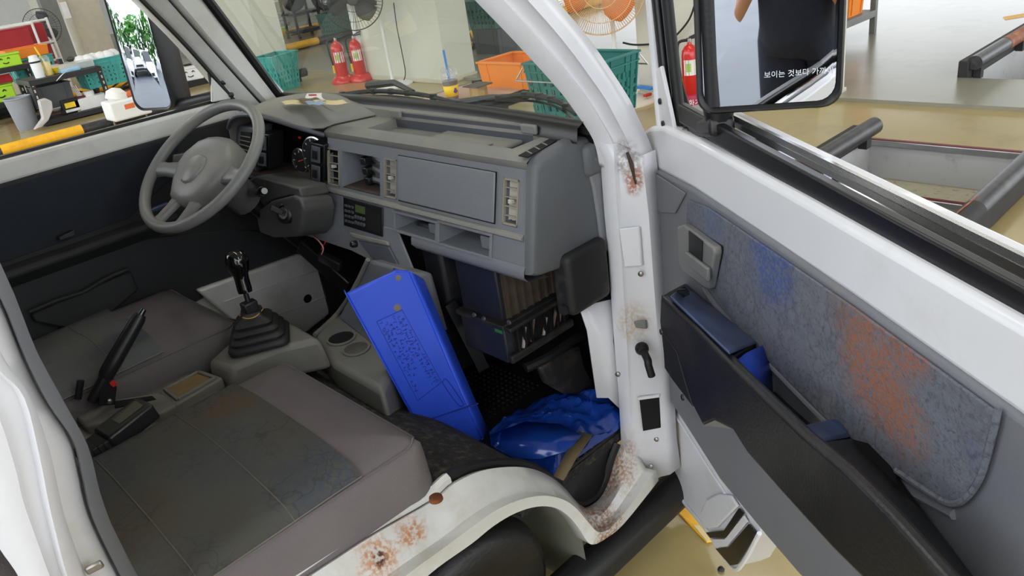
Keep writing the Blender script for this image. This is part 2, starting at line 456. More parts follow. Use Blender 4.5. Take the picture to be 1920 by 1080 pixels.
mat('blue_item', (28, 128, 214), .4, var=.05)
mat('bin_grey', (146, 150, 158), .45, var=.05)
mat('plastic_white', (232, 232, 230), .4, var=.03)
mat('plastic_yellow', (246, 210, 40), .45)
mat('plastic_paleblue', (150, 196, 224), .4)
mat('cart_red', (170, 28, 40), .5, var=.08)
mat('orange_cloth', (222, 112, 60), .8, var=.1)
mat('print_black', (22, 22, 22), .6)
mat('cone_orange', (240, 92, 32), .5)
mat('car_white', (228, 230, 234), .2, coat=.6, var=.02)
mat('car_silver', (176, 180, 186), .25, coat=.6, var=.03)
mat('car_window', (30, 36, 42), .08, var=.02)
mat('car_dark', (24, 25, 27), .45, var=.1)
mat('alloy', (170, 172, 176), .3, metal=.8)
mat('lamp_red', (170, 24, 24), .3)
mat('bark', (80, 66, 52), .9, var=.2)
mat('leaf_green', (84, 140, 62), .7, var=.35, scale=3)
mat('leaf_dark', (58, 104, 54), .7, var=.35, scale=3)
mat('skin', (196, 140, 108), .5, var=.05)
mat('cloth_navy', (28, 32, 48), .9, var=.25, scale=30)
mat('hair_black', (18, 16, 15), .6)
mat('phone_black', (14, 14, 16), .2)
mat('caution_yellow', (244, 184, 40), .5, var=.06, dirt=(226, 130, 60), damt=.5, dscale=20)

# ------------------------------------------------------------------ the hall: floor with inspection pits
PITS = [(-0.62, 0.27, -3.0, 4.62, 0.9), (-0.62, 0.27, 6.10, 11.5, 0.8)]
ncol = 'floor_paint'
mb = MB()
holed_panel(mb, (-8, 24), (-1.8, 5.40), [(PITS[0][0], PITS[0][1], 1.7, 4.62, .002)], lambda y, z, o: V((z, y, o)), back=False)
fl = struct(mb.build('floor', 'floor_paint', smooth=0))
mb = MB()
holed_panel(mb, (-8, 24), (5.40, 26), [(PITS[1][0], PITS[1][1], 6.10, 11.5, .002)], lambda y, z, o: V((z, y, o+.025)), back=False)
mb.add([(5.40, -8, 0), (5.40, 24, 0), (5.40, 24, .025), (5.40, -8, .025)], [(0, 1, 2, 3)])
f2 = mb.build('floor_raised', 'floor_far_sheen', smooth=0); struct(f2)
mb = MB()
mb.add([(-60, -60, -.03), (-1.8, -60, -.03), (-1.8, 60, -.03), (-60, 60, -.03)], [(0, 1, 2, 3)])
mb.add([(-1.8, -60, -.03), (60, -60, -.03), (60, -8, -.03), (-1.8, -8, -.03)], [(0, 1, 2, 3)])
mb.add([(26, -8, -.03), (60, -8, -.03), (60, 60, -.03), (26, 60, -.03)], [(0, 1, 2, 3)])
mb.add([(-1.8, -8, -.03), (-1.8, 24, -.03), (-1.8, 24, 0), (-1.8, -8, 0)], [(0, 1, 2, 3)])
struct(mb.build('ground_asphalt', 'asphalt', smooth=0))
# pit linings and stairs
def pit(name, y0, y1, x0, x1, zt, steps):
    p = MB()
    p.add([(x0, y0, zt), (x1, y0, zt), (x1, y0, -1.2), (x0, y0, -1.2)], [(0, 1, 2, 3)])
    p.add([(x0, y1, zt), (x1, y1, zt), (x1, y1, -1.2), (x0, y1, -1.2)], [(0, 1, 2, 3)])
    p.add([(x0, y0, zt), (x0, y1, zt), (x0, y1, -1.2), (x0, y0, -1.2)], [(0, 1, 2, 3)])
    root = p.build(name, 'pit_wall', smooth=0); struct(root)
    MB().add([(x0, y0, -1.2), (x1, y0, -1.2), (x1, y1, -1.2), (x0, y1, -1.2)], [(0, 1, 2, 3)]).build('pit_floor', 'pit_tread', root, smooth=0)
    xs, z = x1, zt
    for k, (run, rise) in enumerate(steps):
        MB().box((xs-.03, y0, z-.032), (xs+.004, y1, z+.002)).build('stair_nosing', 'nosing_metal', root, bevel=.004)
        MB().box((xs-.022, y0, z+.002), (xs+.004, y1, z+.006)).build('nosing_strip', 'nosing_red', root)
        MB().add([(xs, y0, z), (xs, y1, z), (xs, y1, z-rise), (xs, y0, z-rise)], [(0, 1, 2, 3)]).build('stair_riser', 'pit_wall', root, smooth=0)
        MB().add([(xs, y0, z-rise), (xs, y1, z-rise), (xs-run, y1, z-rise), (xs-run, y0, z-rise)], [(0, 1, 2, 3)]).build('stair_tread', 'pit_tread', root, smooth=0)
        xs -= run; z -= rise
pit('pit_lining', -.62, .27, 1.7, 4.62, 0, [(.24, .235)]*4)
pit('pit_lining', -.62, .27, 6.10, 11.5, .025, [])

def column(y0, y1, x0=5.2, x1=5.6, name='column', h=4.2):
    c = MB().box((x0, y0, 0), (x1, y1, 1.35)).build(name, 'column_paint', bevel=.01); struct(c)
    MB().box((x0+.003, y0+.003, 1.35), (x1-.003, y1-.003, h)).build('column_upper', 'column_white', c)
    MB().box((x0-.012, y0-.012, 0), (x1+.012, y1+.012, .05)).build('skirting', 'guard_beige', c, bevel=.006)
    return c
column(.88, 2.42); column(4.92, 6.45); column(8.95, 10.4); column(12.9, 14.4); cE = column(16.3, 19.6)
MB().box((5.16, 6.40, 0), (5.36, 6.47, 2.4)).build('corner_guard', 'column_white', bpy.data.objects['column.001'])
MB().box((5.05, 16.2, 0), (5.62, 16.75, 4.2)).build('post_guard', 'guard_beige', cE)
struct(MB().box((-1.8, -8, 4.2), (26, 24, 4.4)).build('ceiling', 'ceiling_white'))
struct(MB().box((-1.8, 23.8, 0), (26, 24, 4.2)).build('wall_left', 'column_white'))
# unseen strip lamps added under the ceiling to brighten the hall
for i, x in enumerate((1.2, 4.4, 8.5, 12.5, 17, 22)):
    for j, y in enumerate((-5.0, 0.8, 7.5, 14.5)):
        t = thing('added_lamp', None, None, (x, y, 4.2), kind='structure')
        MB().box((x-.09, y-1.6, 4.15), (x+.09, y+1.6, 4.2)).build('added_lamp_body', 'plastic_white', t)
        a = area('fill_strip', (x, y, 4.14), (.3, 3.2), 26, color=(1, .98, .95)); a.parent = t; a.location = (0, 0, -.06)
# ------------------------------------------------------------------ the truck cab
cab = thing('truck_cab', 'white painted truck cab with its near door opening and rusty sill', 'truck', (0, 0, 0))
# --- near side: sill sweeping over the wheel arch
inner_px = [(575, 1079), (690, 1005), (804, 940), (844, 907), (893, 884), (946, 876), (991, 880), (1028, 897), (1052, 917), (1077, 945), (1098, 952), (1125, 935), (1142, 905), (1152, 870), (1164, 838)]
lower_px = [(730, 1150), (775, 1105), (820, 1065), (885, 1019), (926, 986), (967, 962), (1007, 950), (1040, 952), (1064, 966), (1085, 990), (1101, 1015), (1113, 1021), (1134, 1011), (1170, 982), (1235, 901)]
inn = [at(u, v, 'y', -.615) for u, v in inner_px]; low = [at(u, v, 'y', -.70) for u, v in lower_px]
inn = [inn[0]+(inn[0]-inn[1])*4.0]+inn; low = [low[0]+(low[0]-low[1])*6.0]+low
inn = smooth_path(inn, 4); low = smooth_path(low, 4)
rows = []
for a, b in zip(inn, low):
    mid = a.lerp(b, .38); mid.y = -.662; mid.z += .012; m2 = a.lerp(b, .48); m2.y = -.676; m2.z -= .004
    m3 = a.lerp(b, .62); m3.y = -.702; m3.z += .008
    ret = b.copy(); ret.y = -.665; ret.z -= .004
    r1 = a.copy(); r1.y = -.63
    rows.append([a+V((0, .02, -.012)), a, r1+V((0, 0, .008)), mid, m2, m3, b, ret])
MB().grid(rows).build('sill_panel', 'paint_sill', cab, smooth=50, solid=.004)
# black door seal laid along the inner edge
sl = [p+V((0, .012, .006)) for p in inn[14:]]
MB().tube(sl, .011, 8).build('door_seal', 'rubber', cab)
sl = [p+V((0, .004, .012)) for p in inn[:17]]
MB().tube(sl, [.012]*len(sl), 6).build('sill_seam', 'paint_sill', cab)
# rust blooms on the sill: raised scabs
def scab(u, v, y, r, n=26, seed=1):
    random.seed(seed); c = at(u, v, 'y', y); m = MB()
    for k in range(n):
        a = random.uniform(0, 2*PI); d = r*math.sqrt(random.random())
        p = c+V((math.cos(a)*d*1.3, .012*0, math.sin(a)*d*.7)); s_ = random.uniform(.12, .3)*r
        pts = [p+V((math.cos(2*PI*i/7)*s_*random.uniform(.6, 1.2), -.0015, math.sin(2*PI*i/7)*s_*random.uniform(.5, 1))) for i in range(7)]
        m.prism(pts, (0, .004, 0))
    return m
# rust patches: spots in the sill paint itself
add_spots(MATS['paint_sill'], [
    (tuple(at(785, 1003, 'y', -.675)), (.032, .05, .022), (188, 120, 56), .9), (tuple(at(720, 1052, 'y', -.675)), (.036, .05, .03), (192, 126, 62), .9),
    (tuple(at(722, 1054, 'y', -.675)), (.012, .05, .012), (70, 34, 20), 1), (tuple(at(1150, 890, 'y', -.62)), (.05, .05, .075), (164, 102, 52), .85),
    (tuple(at(1130, 985, 'y', -.68)), (.05, .06, .05), (150, 96, 52), .8), (tuple(at(1090, 940, 'y', -.62)), (.06, .05, .03), (146, 92, 50), .8),
    (tuple(at(1120, 1015, 'y', -.69)), (.04, .06, .02), (140, 92, 50), .7)], noise=60, sharp=.45, speck=130)
add_spots(MATS['paint_white'], [
    (tuple(at(1163, 870, 'y', -.64)), (.04, .06, .08), (164, 104, 56), .8), (tuple(at(1195, 610, 'y', -.68)), (.03, .05, .05), (206, 186, 158), .8),
    (tuple(at(1180, 300, 'y', -.68)), (.015, .05, .04), (120, 96, 80), .6), (tuple(at(1186, 340, 'y', -.68)), (.008, .04, .03), (170, 92, 44), .9)], noise=60, sharp=.45, speck=120)
MB().box((.35, -.712, .055), (1.34, -.628, .152)).build('side_rail', 'rubber', cab, bevel=.035, bseg=4)
MB().prism([V((p.x, -.44, max(p.z-.03, .10))) for p in inn[4:40]]+[V((1.22, -.44, .20)), V((1.22, -.44, .03)), V((inn[4].x, -.44, .03))], (0, .01, 0)).build('fender_liner', 'fender_grey', cab)
MB().grid([[p+V((0, .02, .002)), p+V((0, .12, .0)), p+V((0, .27, -.01))] for p in low[18:46]]+[[V((low[45].x+.01, y, .03)) for y in (-.68, -.58, -.43)]]).build('wheel_housing', 'fender_grey', cab, smooth=70)
ty = thing('tyre', 'black front tyre under the wheel arch', 'tyre', (.635, -.56, .208))
MB().lathe([(.11, -.10), (.17, -.105), (.192, -.09), (.204, -.06), (.208, 0), (.204, .06), (.192, .09), (.17, .105), (.11, .10)], (.635, -.56, .208), (0, 1, 0), 48).build('tread', 'tyre', ty)
for k in range(4):
    yy = -.56+(-.054+.036*k)
    MB().lathe([(.2035, -.004), (.2105, -.002), (.2105, .002), (.2035, .004)], (.635, yy, .208), (0, 1, 0), 48, False, False).build('tread_rib', 'rubber', ty)
MB().lathe([(.125, -.07), (.11, -.02), (.05, -.03)], (.635, -.56, .208), (0, 1, 0), 24).build('rim', 'alloy', ty)

# --- near A pillar and hinge pillar
ain = [(1124, 312, -.611), (1112, 262, -.615), (1075, 205, -.602), (1040, 160, -.592), (965, 78, -.575), (890, 0, -.56)]
aou = [(1207, 345, -.699), (1203, 292, -.69), (1172, 222, -.68), (1150, 180, -.672), (1082, 82, -.652), (1012, 0, -.635)]
PI_ = [at(u, v, 'y', y) for u, v, y in ain]; PO_ = [at(u, v, 'y', y) for u, v, y in aou]
for L_ in (PI_, PO_):
    d = (L_[-1]-L_[-2]); L_ += [L_[-1]+d*k for k in (1, 2, 3.2)]
PI_ = smooth_path(PI_, 4); PO_ = smooth_path(PO_, 4)
rows = []
for a, b in zip(PI_, PO_):
    out = (b-a).normalized(); back = V((-.62, -.62, .35)).normalized()
    rows.append([a+V((.035, .0, .01)), a, a.lerp(b, .12)+back*.008, a.lerp(b, .42)+back*.010, a.lerp(b, .47)+back*.002, a.lerp(b, .72)+back*.004, a.lerp(b, .78)+back*.016, b+back*.006, b+V((.03, -.006, 0))])
MB().grid(rows).build('windscreen_pillar', 'paint_white', cab, smooth=50, solid=.003)
hin = [(1112, 262), (1125, 290), (1133, 400), (1141, 480), (1146, 560), (1152, 650), (1160, 740), (1165, 838), (1166, 900)]
hmi = [(1150, 270), (1152, 310), (1158, 400), (1165, 480), (1170, 560), (1176, 650), (1180, 740), (1185, 838), (1200, 905)]
hou = [(1203, 292), (1208, 330), (1216, 400), (1222, 480), (1228, 560), (1235, 650), (1242, 740), (1248, 838), (1256, 890)]
rows = []
for a, b, c in zip(hin, hmi, hou):
    A = at(*a, 'y', -.61); B = at(*b, 'y', -.655); C_ = at(*c, 'y', -.705)
    rows.append([A+V((.05, .01, 0)), A, A.lerp(B, .5)+V((-.008, -.004, 0)), B, B.lerp(C_, .06)+V((.008, 0, 0)), C_, C_+V((.04, -.004, 0))])
MB().grid(rows).build('hinge_pillar', 'paint_white', cab, smooth=45, solid=.003)
def pillar_pt(u, v, off=.0):
    A = at(u, v, 'y', -.68); return A+V((-off, -off*.3, 0))
def pillar_poly(px, th, off, name, m, bevel=.002):
    pts = []
    for u, v in px:
        # points of the hinge pillar's rear face between its mid ridge and its outer edge
        f = (u-(1150+(v-270)*.06))/(1203+(v-292)*.083-(1150+(v-270)*.06))
        pts.append(at(u, v, 'y', lerp(-.655, -.705, f))+V((-off, 0, 0)))
    return MB().prism(pts, (th, 0, 0)).build(name, m, cab, bevel=bevel)
pillar_poly([(1162, 428), (1200, 424), (1206, 498), (1172, 500)], .006, .004, 'access_plate', 'paint_door', .003)
pillar_poly([(1199, 748), (1234, 742), (1238, 802), (1206, 808)], .02, .0005, 'access_hole_shade', 'cavity', 0)  # near-black slab on the panel, the hole's shade put into its colour
pillar_poly([(1196, 745), (1237, 739), (1237, 744), (1200, 749)], .006, .003, 'hole_rim', 'paint_white', 0)
pillar_poly([(1189, 602), (1212, 600), (1214, 616), (1194, 614)], .006, .004, 'door_check', 'steel_grey', .002)
for u, v in ((1203, 512), (1232, 822), (1222, 872), (1160, 700)):
    p = at(u, v, 'y', -.69 if u > 1190 else -.66); MB().lathe([(.006, 0), (.006, .004), (.003, .006)], p+V((-.002, 0, 0)), (-1, -.4, 0), 10).build('bolt', 'screw_metal', cab)
# rubber wiring conduit from pillar to door
g0 = at(1203, 652, 'y', -.69)
MB().lathe([(.015, 0), (.015, .008), (.010, .014)], g0, (-.7, -.7, 0), 16).build('conduit_grommet', 'black_plastic', cab)
MB().tube(smooth_path([g0, g0+V((-.02, -.03, -.01)), at(1216, 685, 'y', -.725), at(1222, 705, 'y', -.73)], 8), .0085, 10).build('wiring_conduit', 'rubber', cab)
MB().tube([at(1176, 286, 'y', -.684), at(1183, 306, 'y', -.686), at(1192, 345, 'y', -.69)], [.003, .0045, .002], 7).build('torn_seal', 'heater_brown', cab)

# --- B pillar at the near rear edge of the door opening
trR = [(-60, 400), (0, 492), (60, 640), (110, 735), (162, 834), (190, 939), (225, 1015), (262, 1085), (330, 1200)]
trL = [(-60, 470), (0, 560), (45, 670), (85, 750), (134, 823), (152, 890), (172, 970), (228, 1085), (290, 1200)]
flL = [(-110, 560), (-40, 640), (-5, 690), (40, 740), (70, 858), (82, 920), (97, 985), (125, 1085), (180, 1200)]
ouL = [(-260, 640), (-190, 720), (-140, 780), (-100, 830), (-60, 900), (-40, 960), (0, 1030), (40, 1090), (90, 1200)]
A = [at(u, v, 'y', -.655) for u, v in trR]; B = [at(u, v, 'y', -.68) for u, v in trL]; C_ = [at(u, v, 'y', -.70) for u, v in flL]; D_ = [at(u, v, 'y', -.715) for u, v in ouL]
for L_ in (A, B, C_, D_):
    d = L_[0]-L_[1]; L_[:0] = [L_[0]+d*4, L_[0]+d*1.5]
A, B, C_, D_ = [smooth_path(q, 4) for q in (A, B, C_, D_)]
MB().grid([[a+V((0, .05, 0)), a, a.lerp(b, .4)+V((.004, -.014, 0)), b+V((0, -.012, 0)), b] for a, b in zip(A, B)]).build('opening_trim', 'trim_grey', cab, smooth=60, solid=.003)
MB().grid([[b+V((0, .01, 0)), b.lerp(c, .08)+V((0, .004, 0)), b.lerp(c, .62)+V((0, .006, 0)), b.lerp(c, .72)+V((-.0, -.012, 0)), c+V((0, -.014, 0)), c+V((-.004, .0, 0)), c.lerp(d_, .3), c.lerp(d_, .36)+V((0, -.008, 0)), d_] for b, c, d_ in zip(B, C_, D_)]).build('door_pillar', 'paint_white', cab, smooth=50, solid=.003)
st = at(160, 1072, 'y', -.70)
MB().bar(st, st+V((.02, -.006, .002)), .006, .012).build('door_striker', 'screw_metal', cab, bevel=.003)

# --- far A pillar, seen from inside
gl = [(530, 192, .60), (445, 100, .585), (365, 0, .57)]; ds = [(452, 208, .645), (352, 92, .635), (262, 0, .625)]
G = [at(u, v, 'y', y) for u, v, y in gl]; S = [at(u, v, 'y', y) for u, v, y in ds]
for L_ in (G, S):
    d = L_[-1]-L_[-2]; L_ += [L_[-1]+d*.5, L_[-1]+d]
G, S = smooth_path(G, 4), smooth_path(S, 4)
MB().grid([[g+V((.03, 0, 0)), g, g.lerp(s_, .3)+V((-.004, -.012, 0)), g.lerp(s_, .45)+V((0, -.004, 0)), g.lerp(s_, .52)+V((0, -.01, 0)), g.lerp(s_, .8)+V((0, -.008, 0)), s_, s_+V((.0, .05, 0))] for g, s_ in zip(G, S)]).build('windscreen_pillar', 'paint_sill', cab, smooth=45, solid=.003)
MB().tube([g.lerp(s_, .47)+V((-.003, -.01, 0)) for g, s_ in zip(G, S)], .0035, 6).build('pillar_wire', 'seal_black', cab)
MB().tube([g.lerp(s_, .96)+V((-.002, -.006, 0)) for g, s_ in zip(G, S)], .007, 6).build('pillar_seal', 'rubber', cab)

# --- windscreen, its rubber, wipers, cowl
WBL, WBR, WTR, WTL = V((1.150, .605, 1.068)), V((1.150, -.612, 1.068)), V((.78, -.52, 1.73)), V((.78, .52, 1.73))
ws = []
for i in range(13):
    t = i/12; a = WBL.lerp(WBR, t); b = WTL.lerp(WTR, t); bul = .045*(1-(2*t-1)**2)
    ws.append([a+V((bul, 0, 0)), a.lerp(b, .5)+V((bul*1.1+.01, 0, .01)), b+V((bul*.7, 0, 0))])
MB().grid(ws).build('windscreen', 'windscreen_glass', cab, smooth=80)
low_edge = [r[0] for r in ws]
MB().grid([[p+V((-.042, 0, -.006)), p+V((-.036, 0, .024)), p+V((-.012, 0, .034)), p+V((.004, 0, .026)), p+V((.008, 0, -.02))] for p in low_edge]).build('windscreen_seal', 'seal_black', cab, smooth=60)
for e in (0,):
    MB().tube(smooth_path([ws[e][0]+V((-.012, 0, -.01)), ws[e][1]+V((-.012, 0, 0)), ws[e][2]], 6), .014, 8).build('windscreen_seal', 'seal_black', cab)
MB().prism([(1.19, -.66, 1.04), (1.19, .66, 1.04), (1.36, .62, .98), (1.36, -.62, .98)], (0, 0, -.02)).build('cowl_panel', 'black_plastic', cab)
MB().grid([[V((1.36, y, .98)), V((1.40, y, .8)), V((1.40, y, .2))] for y in (-.66, -.3, .3, .66)]).build('nose_panel', 'paint_white', cab, solid=.01)
MB().box((-.12, -.60, 1.74), (.80, .60, 1.79)).build('roof', 'paint_white', cab, bevel=.02)
MB().box((-.14, -.68, .30), (-.10, .68, 1.76)).build('rear_wall', 'driver_trim_shaded', cab)
MB().box((-.14, .62, 1.06), (.02, .69, 1.76)).build('rear_pillar', 'paint_white', cab)

# --- inside of the cab: wheel house, floor, bulkhead, kick panels
MB().grid([[p+V((0, .008, -.004)), p+V((0, .06, .0)), p+V((0, .30, .0)), V((p.x, .62, p.z))] for p in inn[10:42]]).build('wheel_house', 'carpet', cab, smooth=60)
MB().box((.70, -.60, .30), (1.30, .64, .325)).build('floor_pan', 'carpet', cab)
MB().box((1.27, -.66, .30), (1.30, .66, 1.03)).build('bulkhead', 'cavity', cab)
MB().grid([[at(1085, 575, 'y', -.585), at(1148, 560, 'y', -.60), at(1150, 640, 'y', -.605)], [at(1100, 620, 'y', -.585), at(1135, 640, 'y', -.59), at(1156, 690, 'y', -.605)], [at(1118, 745, 'y', -.58), at(1140, 745, 'y', -.59), at(1166, 770, 'y', -.605)]]).build('kick_panel', 'paint_white', cab, smooth=60, solid=.003)
MB().box((1.10, .60, .30), (1.30, .66, 1.03)).build('kick_panel', 'driver_trim_shaded', cab)
MB().grid([[p+V((0, .006, -.002)), V((p.x, -.585, max(p.z, .30)+.0)), V((p.x, -.56, max(p.z+.01, .338)))] for p in inn[34:]]).build('step_mat', 'mat_rubber', cab, smooth=60, solid=.004)
MB().box((-.10, -.60, .30), (.50, .60, .50)).build('seat_base', 'cavity', cab)
plug = at(813, 916, 'z', .60)
MB().lathe([(.013, 0), (.012, .006), (.006, .009)], (plug.x, plug.y, .575), (0, 0, 1), 14).build('grommet', 'rust', cab)
# ------------------------------------------------------------------ dashboard
KF = .25
def FP(y, z, off=0): return V((.955+(z-.83)*KF-off, y, z))
FN = V((1, 0, -KF))
def face(u, v): return onpl(u, v, (.955, 0, .83), FN)
def frect(tl, tr, bl, br):
    p = [face(*q) for q in (tl, tr, bl, br)]
    return ((p[1].y+p[3].y)/2, (p[0].y+p[2].y)/2, (p[2].z+p[3].z)/2, (p[0].z+p[1].z)/2)
R_v1 = frect((617, 278), (638, 281), (612, 346), (634, 350))
R_pk = frect((643, 284), (714, 296), (640, 350), (711, 370))
R_v2 = frect((722, 297), (746, 301), (719, 370), (741, 374))
R_gl = frect((750, 290), (936, 323), (747, 377), (926, 418))
R_v3 = frect((948, 336), (976, 338), (939, 420), (968, 427))
R_ra = frect((645, 375), (716, 385), (652, 420), (720, 440))
R_p1 = frect((743, 400), (818, 418), (744, 430), (819, 451))
R_p2 = frect((825, 420), (920, 440), (826, 455), (920, 481))
ZT, ZB, YR = 1.036, .835, -.588
dash = thing('dashboard', 'dusty grey plastic dashboard with glovebox, vents, radio and shelf pockets', 'dashboard', (1.05, 0, .83))
holes = [(*R_v1, .035), (*R_pk, .10), (*R_v2, .035), (*R_v3, .035), (*R_ra, .02), (*R_p1, .09), (*R_p2, .09)]
mb = MB(); holed_panel(mb, (YR+.012, .165), (ZB+.012, ZT), holes, FP)
mb.build('fascia', 'dash_grey', dash, smooth=0)
# shell: lower lip, top lip, top, right end
prof = [(1.02, .80), (.962, .812), (.951, .826), (.953, .838), (.958, .848)]
rowsL = [[V((x, y, z)) for x, z in prof] for y in (YR+.012, -.2)]
MB().grid(rowsL).build('lower_lip', 'dash_grey', dash, smooth=60)
lip = [FP(0, ZT-.001), FP(0, ZT+.004, .006), V((1.0, 0, 1.052)), V((1.018, 0, 1.061)), V((1.035, 0, 1.062))]
tops = [[V((p.x, y, p.z)) for p in lip] for y in (YR+.012, -.45, -.2, .0, .165)]
MB().grid(tops).build('top_lip', 'dash_top', dash, smooth=60)
seam = lambda y: [V((p.x-.0015, y, p.z+.001)) for p in lip]
# top: tray between raised edges
ty0, ty1, tx0, tx1 = -.50, .02, 1.038, 1.128
def TP(y, x, off): return V((x, y, 1.062+off))
mb = MB(); holed_panel(mb, (YR+.012, .26), (1.035, 1.145), [(ty0, ty1, tx0, tx1, .022)], TP)
mb.build('top_panel', 'dash_top', dash, smooth=0)
MB().grid([[V((1.126, y, 1.062)), V((1.130, y, 1.082)), V((1.145, y, 1.084)), V((1.20, y, 1.07))] for y in (YR-.002, -.3, .0, .2)]).build('rear_ledge', 'dash_top', dash, smooth=50)
MB().add([(1.1275, ty0+.03, 1.041), (1.1275, ty1, 1.041), (1.1275, ty1, 1.079), (1.1275, ty0+.03, 1.079)], [(0, 1, 2, 3)]).build('tray_rear_face', 'dash_dark', dash, smooth=0)
for u, v in ((744, 208), (996, 246)):
    p = at(u, v, 'x', 1.129); MB().box((1.119, p.y-.022, 1.066), (1.129, p.y+.022, 1.086)).build('tray_clip', 'dash_top', dash, bevel=.003)
# raised half of the tray with the square lid, speaker slot
yl = at(800, 265, 'z', 1.042).y
MB().box((1.039, ty0+.06, 1.040), (1.127, yl, 1.050)).build('tray_step', 'dash_top', dash, bevel=.004)
lp = [at(u, v, 'z', 1.0515) for u, v in ((858, 273), (893, 264), (925, 270), (893, 282))]
MB().prism(lp, (0, 0, .003)).build('tray_lid', 'dash_top', dash, bevel=.001)
sp = [at(u, v, 'z', 1.064) for u, v in ((972, 293), (1030, 262), (1046, 264), (990, 296))]
MB().prism(sp, (0, 0, .002)).build('defrost_slot', 'cavity', dash)
for k in range(3):
    a = sp[0].lerp(sp[1], .25+.25*k); b = sp[3].lerp(sp[2], .15+.25*k)
    MB().bar(a.lerp(b, .12)+V((0, 0, .0022)), a.lerp(b, .88)+V((0, 0, .0022)), .003, .0015).build('slot_bar', 'dash_grey', dash)
# right end with rounded corner
prof = [(.955, .832), (1.0, 1.046), (1.018, 1.060), (1.11, 1.070), (1.166, 1.060), (1.205, 1.01), (1.21, .90), (1.21, .785), (1.09, .805), (.975, .822)]
cx = sum(p[0] for p in prof)/len(prof); cz = sum(p[1] for p in prof)/len(prof)
rows = []
for y, k in ((YR+.014, 1.0), (YR+.004, .995), (YR-.004, .975), (YR-.008, .945), (YR-.010, .88), (YR-.012, .5)):
    rows.append([V((cx+(x-cx)*k, y, cz+(z-cz)*k)) for x, z in prof+prof[:1]])
mb = MB(); mb.grid(rows); mb.add(rows[-1][:-1], [tuple(range(len(prof)))])
MB().box((1.135, -.612, .98), (1.215, -.586, 1.050)).build('corner_filler', 'end_grey', dash, bevel=.012)
mb.build('end_panel', 'end_grey', dash, smooth=50, merge=True)
ebp = [at(u, v, 'y', YR-.004) for u, v in ((1088, 282), (1096, 284), (1112, 294), (1120, 296), (1127, 380), (1134, 450), (1137, 468), (1122, 470), (1112, 400), (1104, 350), (1090, 300))]
MB().prism(ebp, (0, -.014, 0)).build('end_bracket', 'dash_grey', dash, bevel=.004)
for u, v in ((1128, 458), (1113, 298)):
    MB().lathe([(.006, 0), (.005, .005), (.002, .006)], at(u, v, 'y', YR-.018), (0, -1, 0), 12).build('screw', 'screw_metal', dash)
# glovebox lid: a slab standing proud of the fascia, with shadow gap
y0, y1, z0, z1 = R_gl
MB().prism([FP(y0, z0, .001), FP(y1, z0, .001), FP(y1, z1, .001), FP(y0, z1, .001)], FN*-.002).build('glovebox_gap', 'cavity', dash)
MB().prism([FP(y0+.0018, z0+.0022, .001), FP(y1-.0018, z0+.0022, .001), FP(y1-.0018, z1-.001, .001), FP(y0+.0018, z1-.001, .001)], FN*-.005).build('glovebox_lid', 'dash_grey', dash, bevel=.003)
# ridge moulding below the vents
rz = (face(612, 357).z+face(940, 455).z)/2+.004
MB().prism([FP(YR+.02, rz, .0), FP(YR+.02, rz+.007, .010), FP(YR+.02, rz+.013, .008), FP(YR+.02, rz+.016, 0)], (0, .165-YR-.02, 0)).build('ridge_moulding', 'dash_top', dash, bevel=.0015)
# frames around the two shelf pockets, divider
for r in (R_p1, R_p2):
    y0, y1, z0, z1 = r
    m = MB()
    for (a, b, c, d) in ((y0-.007, y1+.007, z1, z1+.006), (y0-.007, y1+.007, z0-.006, z0), (y0-.007, y0, z0, z1), (y1, y1+.007, z0, z1)):
        m.prism([FP(a, c, .0), FP(b, c, .0), FP(b, d, .0), FP(a, d, .0)], FN*-.005)
    m.build('pocket_frame', 'dash_grey', dash, bevel=.001)
    MB().box((.98, y0+.0005, z0+.001), (1.03, y0+.05, z1-.012)).build('pocket_step', 'dash_grey', dash, bevel=.003)
# vents: frame, slats, blades
def vent(r, blades, name='air_vent'):
    y0, y1, z0, z1 = r
    fr = MB()
    for (a, b, c, d) in ((y0, y1, z1-.004, z1), (y0, y1, z0, z0+.004), (y0, y0+.003, z0, z1), (y1-.003, y1, z0, z1)):
        fr.prism([FP(a, c, -.006), FP(b, c, -.006), FP(b, d, -.006), FP(a, d, -.006)], FN*-.007)
    root = fr.build(name, 'vent_bone', dash)
    for k in range(1, 5):
        z = lerp(z0, z1, k/5)
        MB().prism([FP(y0+.002, z-.0012, -.006), FP(y1-.002, z-.0012, -.006), FP(y1-.002, z+.0012, -.006), FP(y0+.002, z+.0012, -.006)], FN*-.005).build('vent_slat', 'vent_bone', root)
    n = 4
    for k in range(n):
        y = lerp(y0, y1, (k+.5)/n)
        MB().prism([FP(y-.0045, z0+.004, -.022), FP(y+.0045, z0+.004, -.018), FP(y+.0045, z1-.004, -.018), FP(y-.0045, z1-.004, -.022)], FN*-.0015).build('vent_blade', blades, root)
    zc = lerp(z0, z1, .5); yc = (y0+y1)/2
    MB().prism([FP(yc-.004, zc-.003, -.008), FP(yc+.004, zc-.003, -.008), FP(yc+.004, zc+.005, -.008), FP(yc-.004, zc+.005, -.008)], FN*-.012).build('vent_tab', 'vent_light', root, bevel=.001)
    return root
vent(R_v1, 'cavity'); vent(R_v2, 'vent_light'); vent(R_v3, 'vent_light')
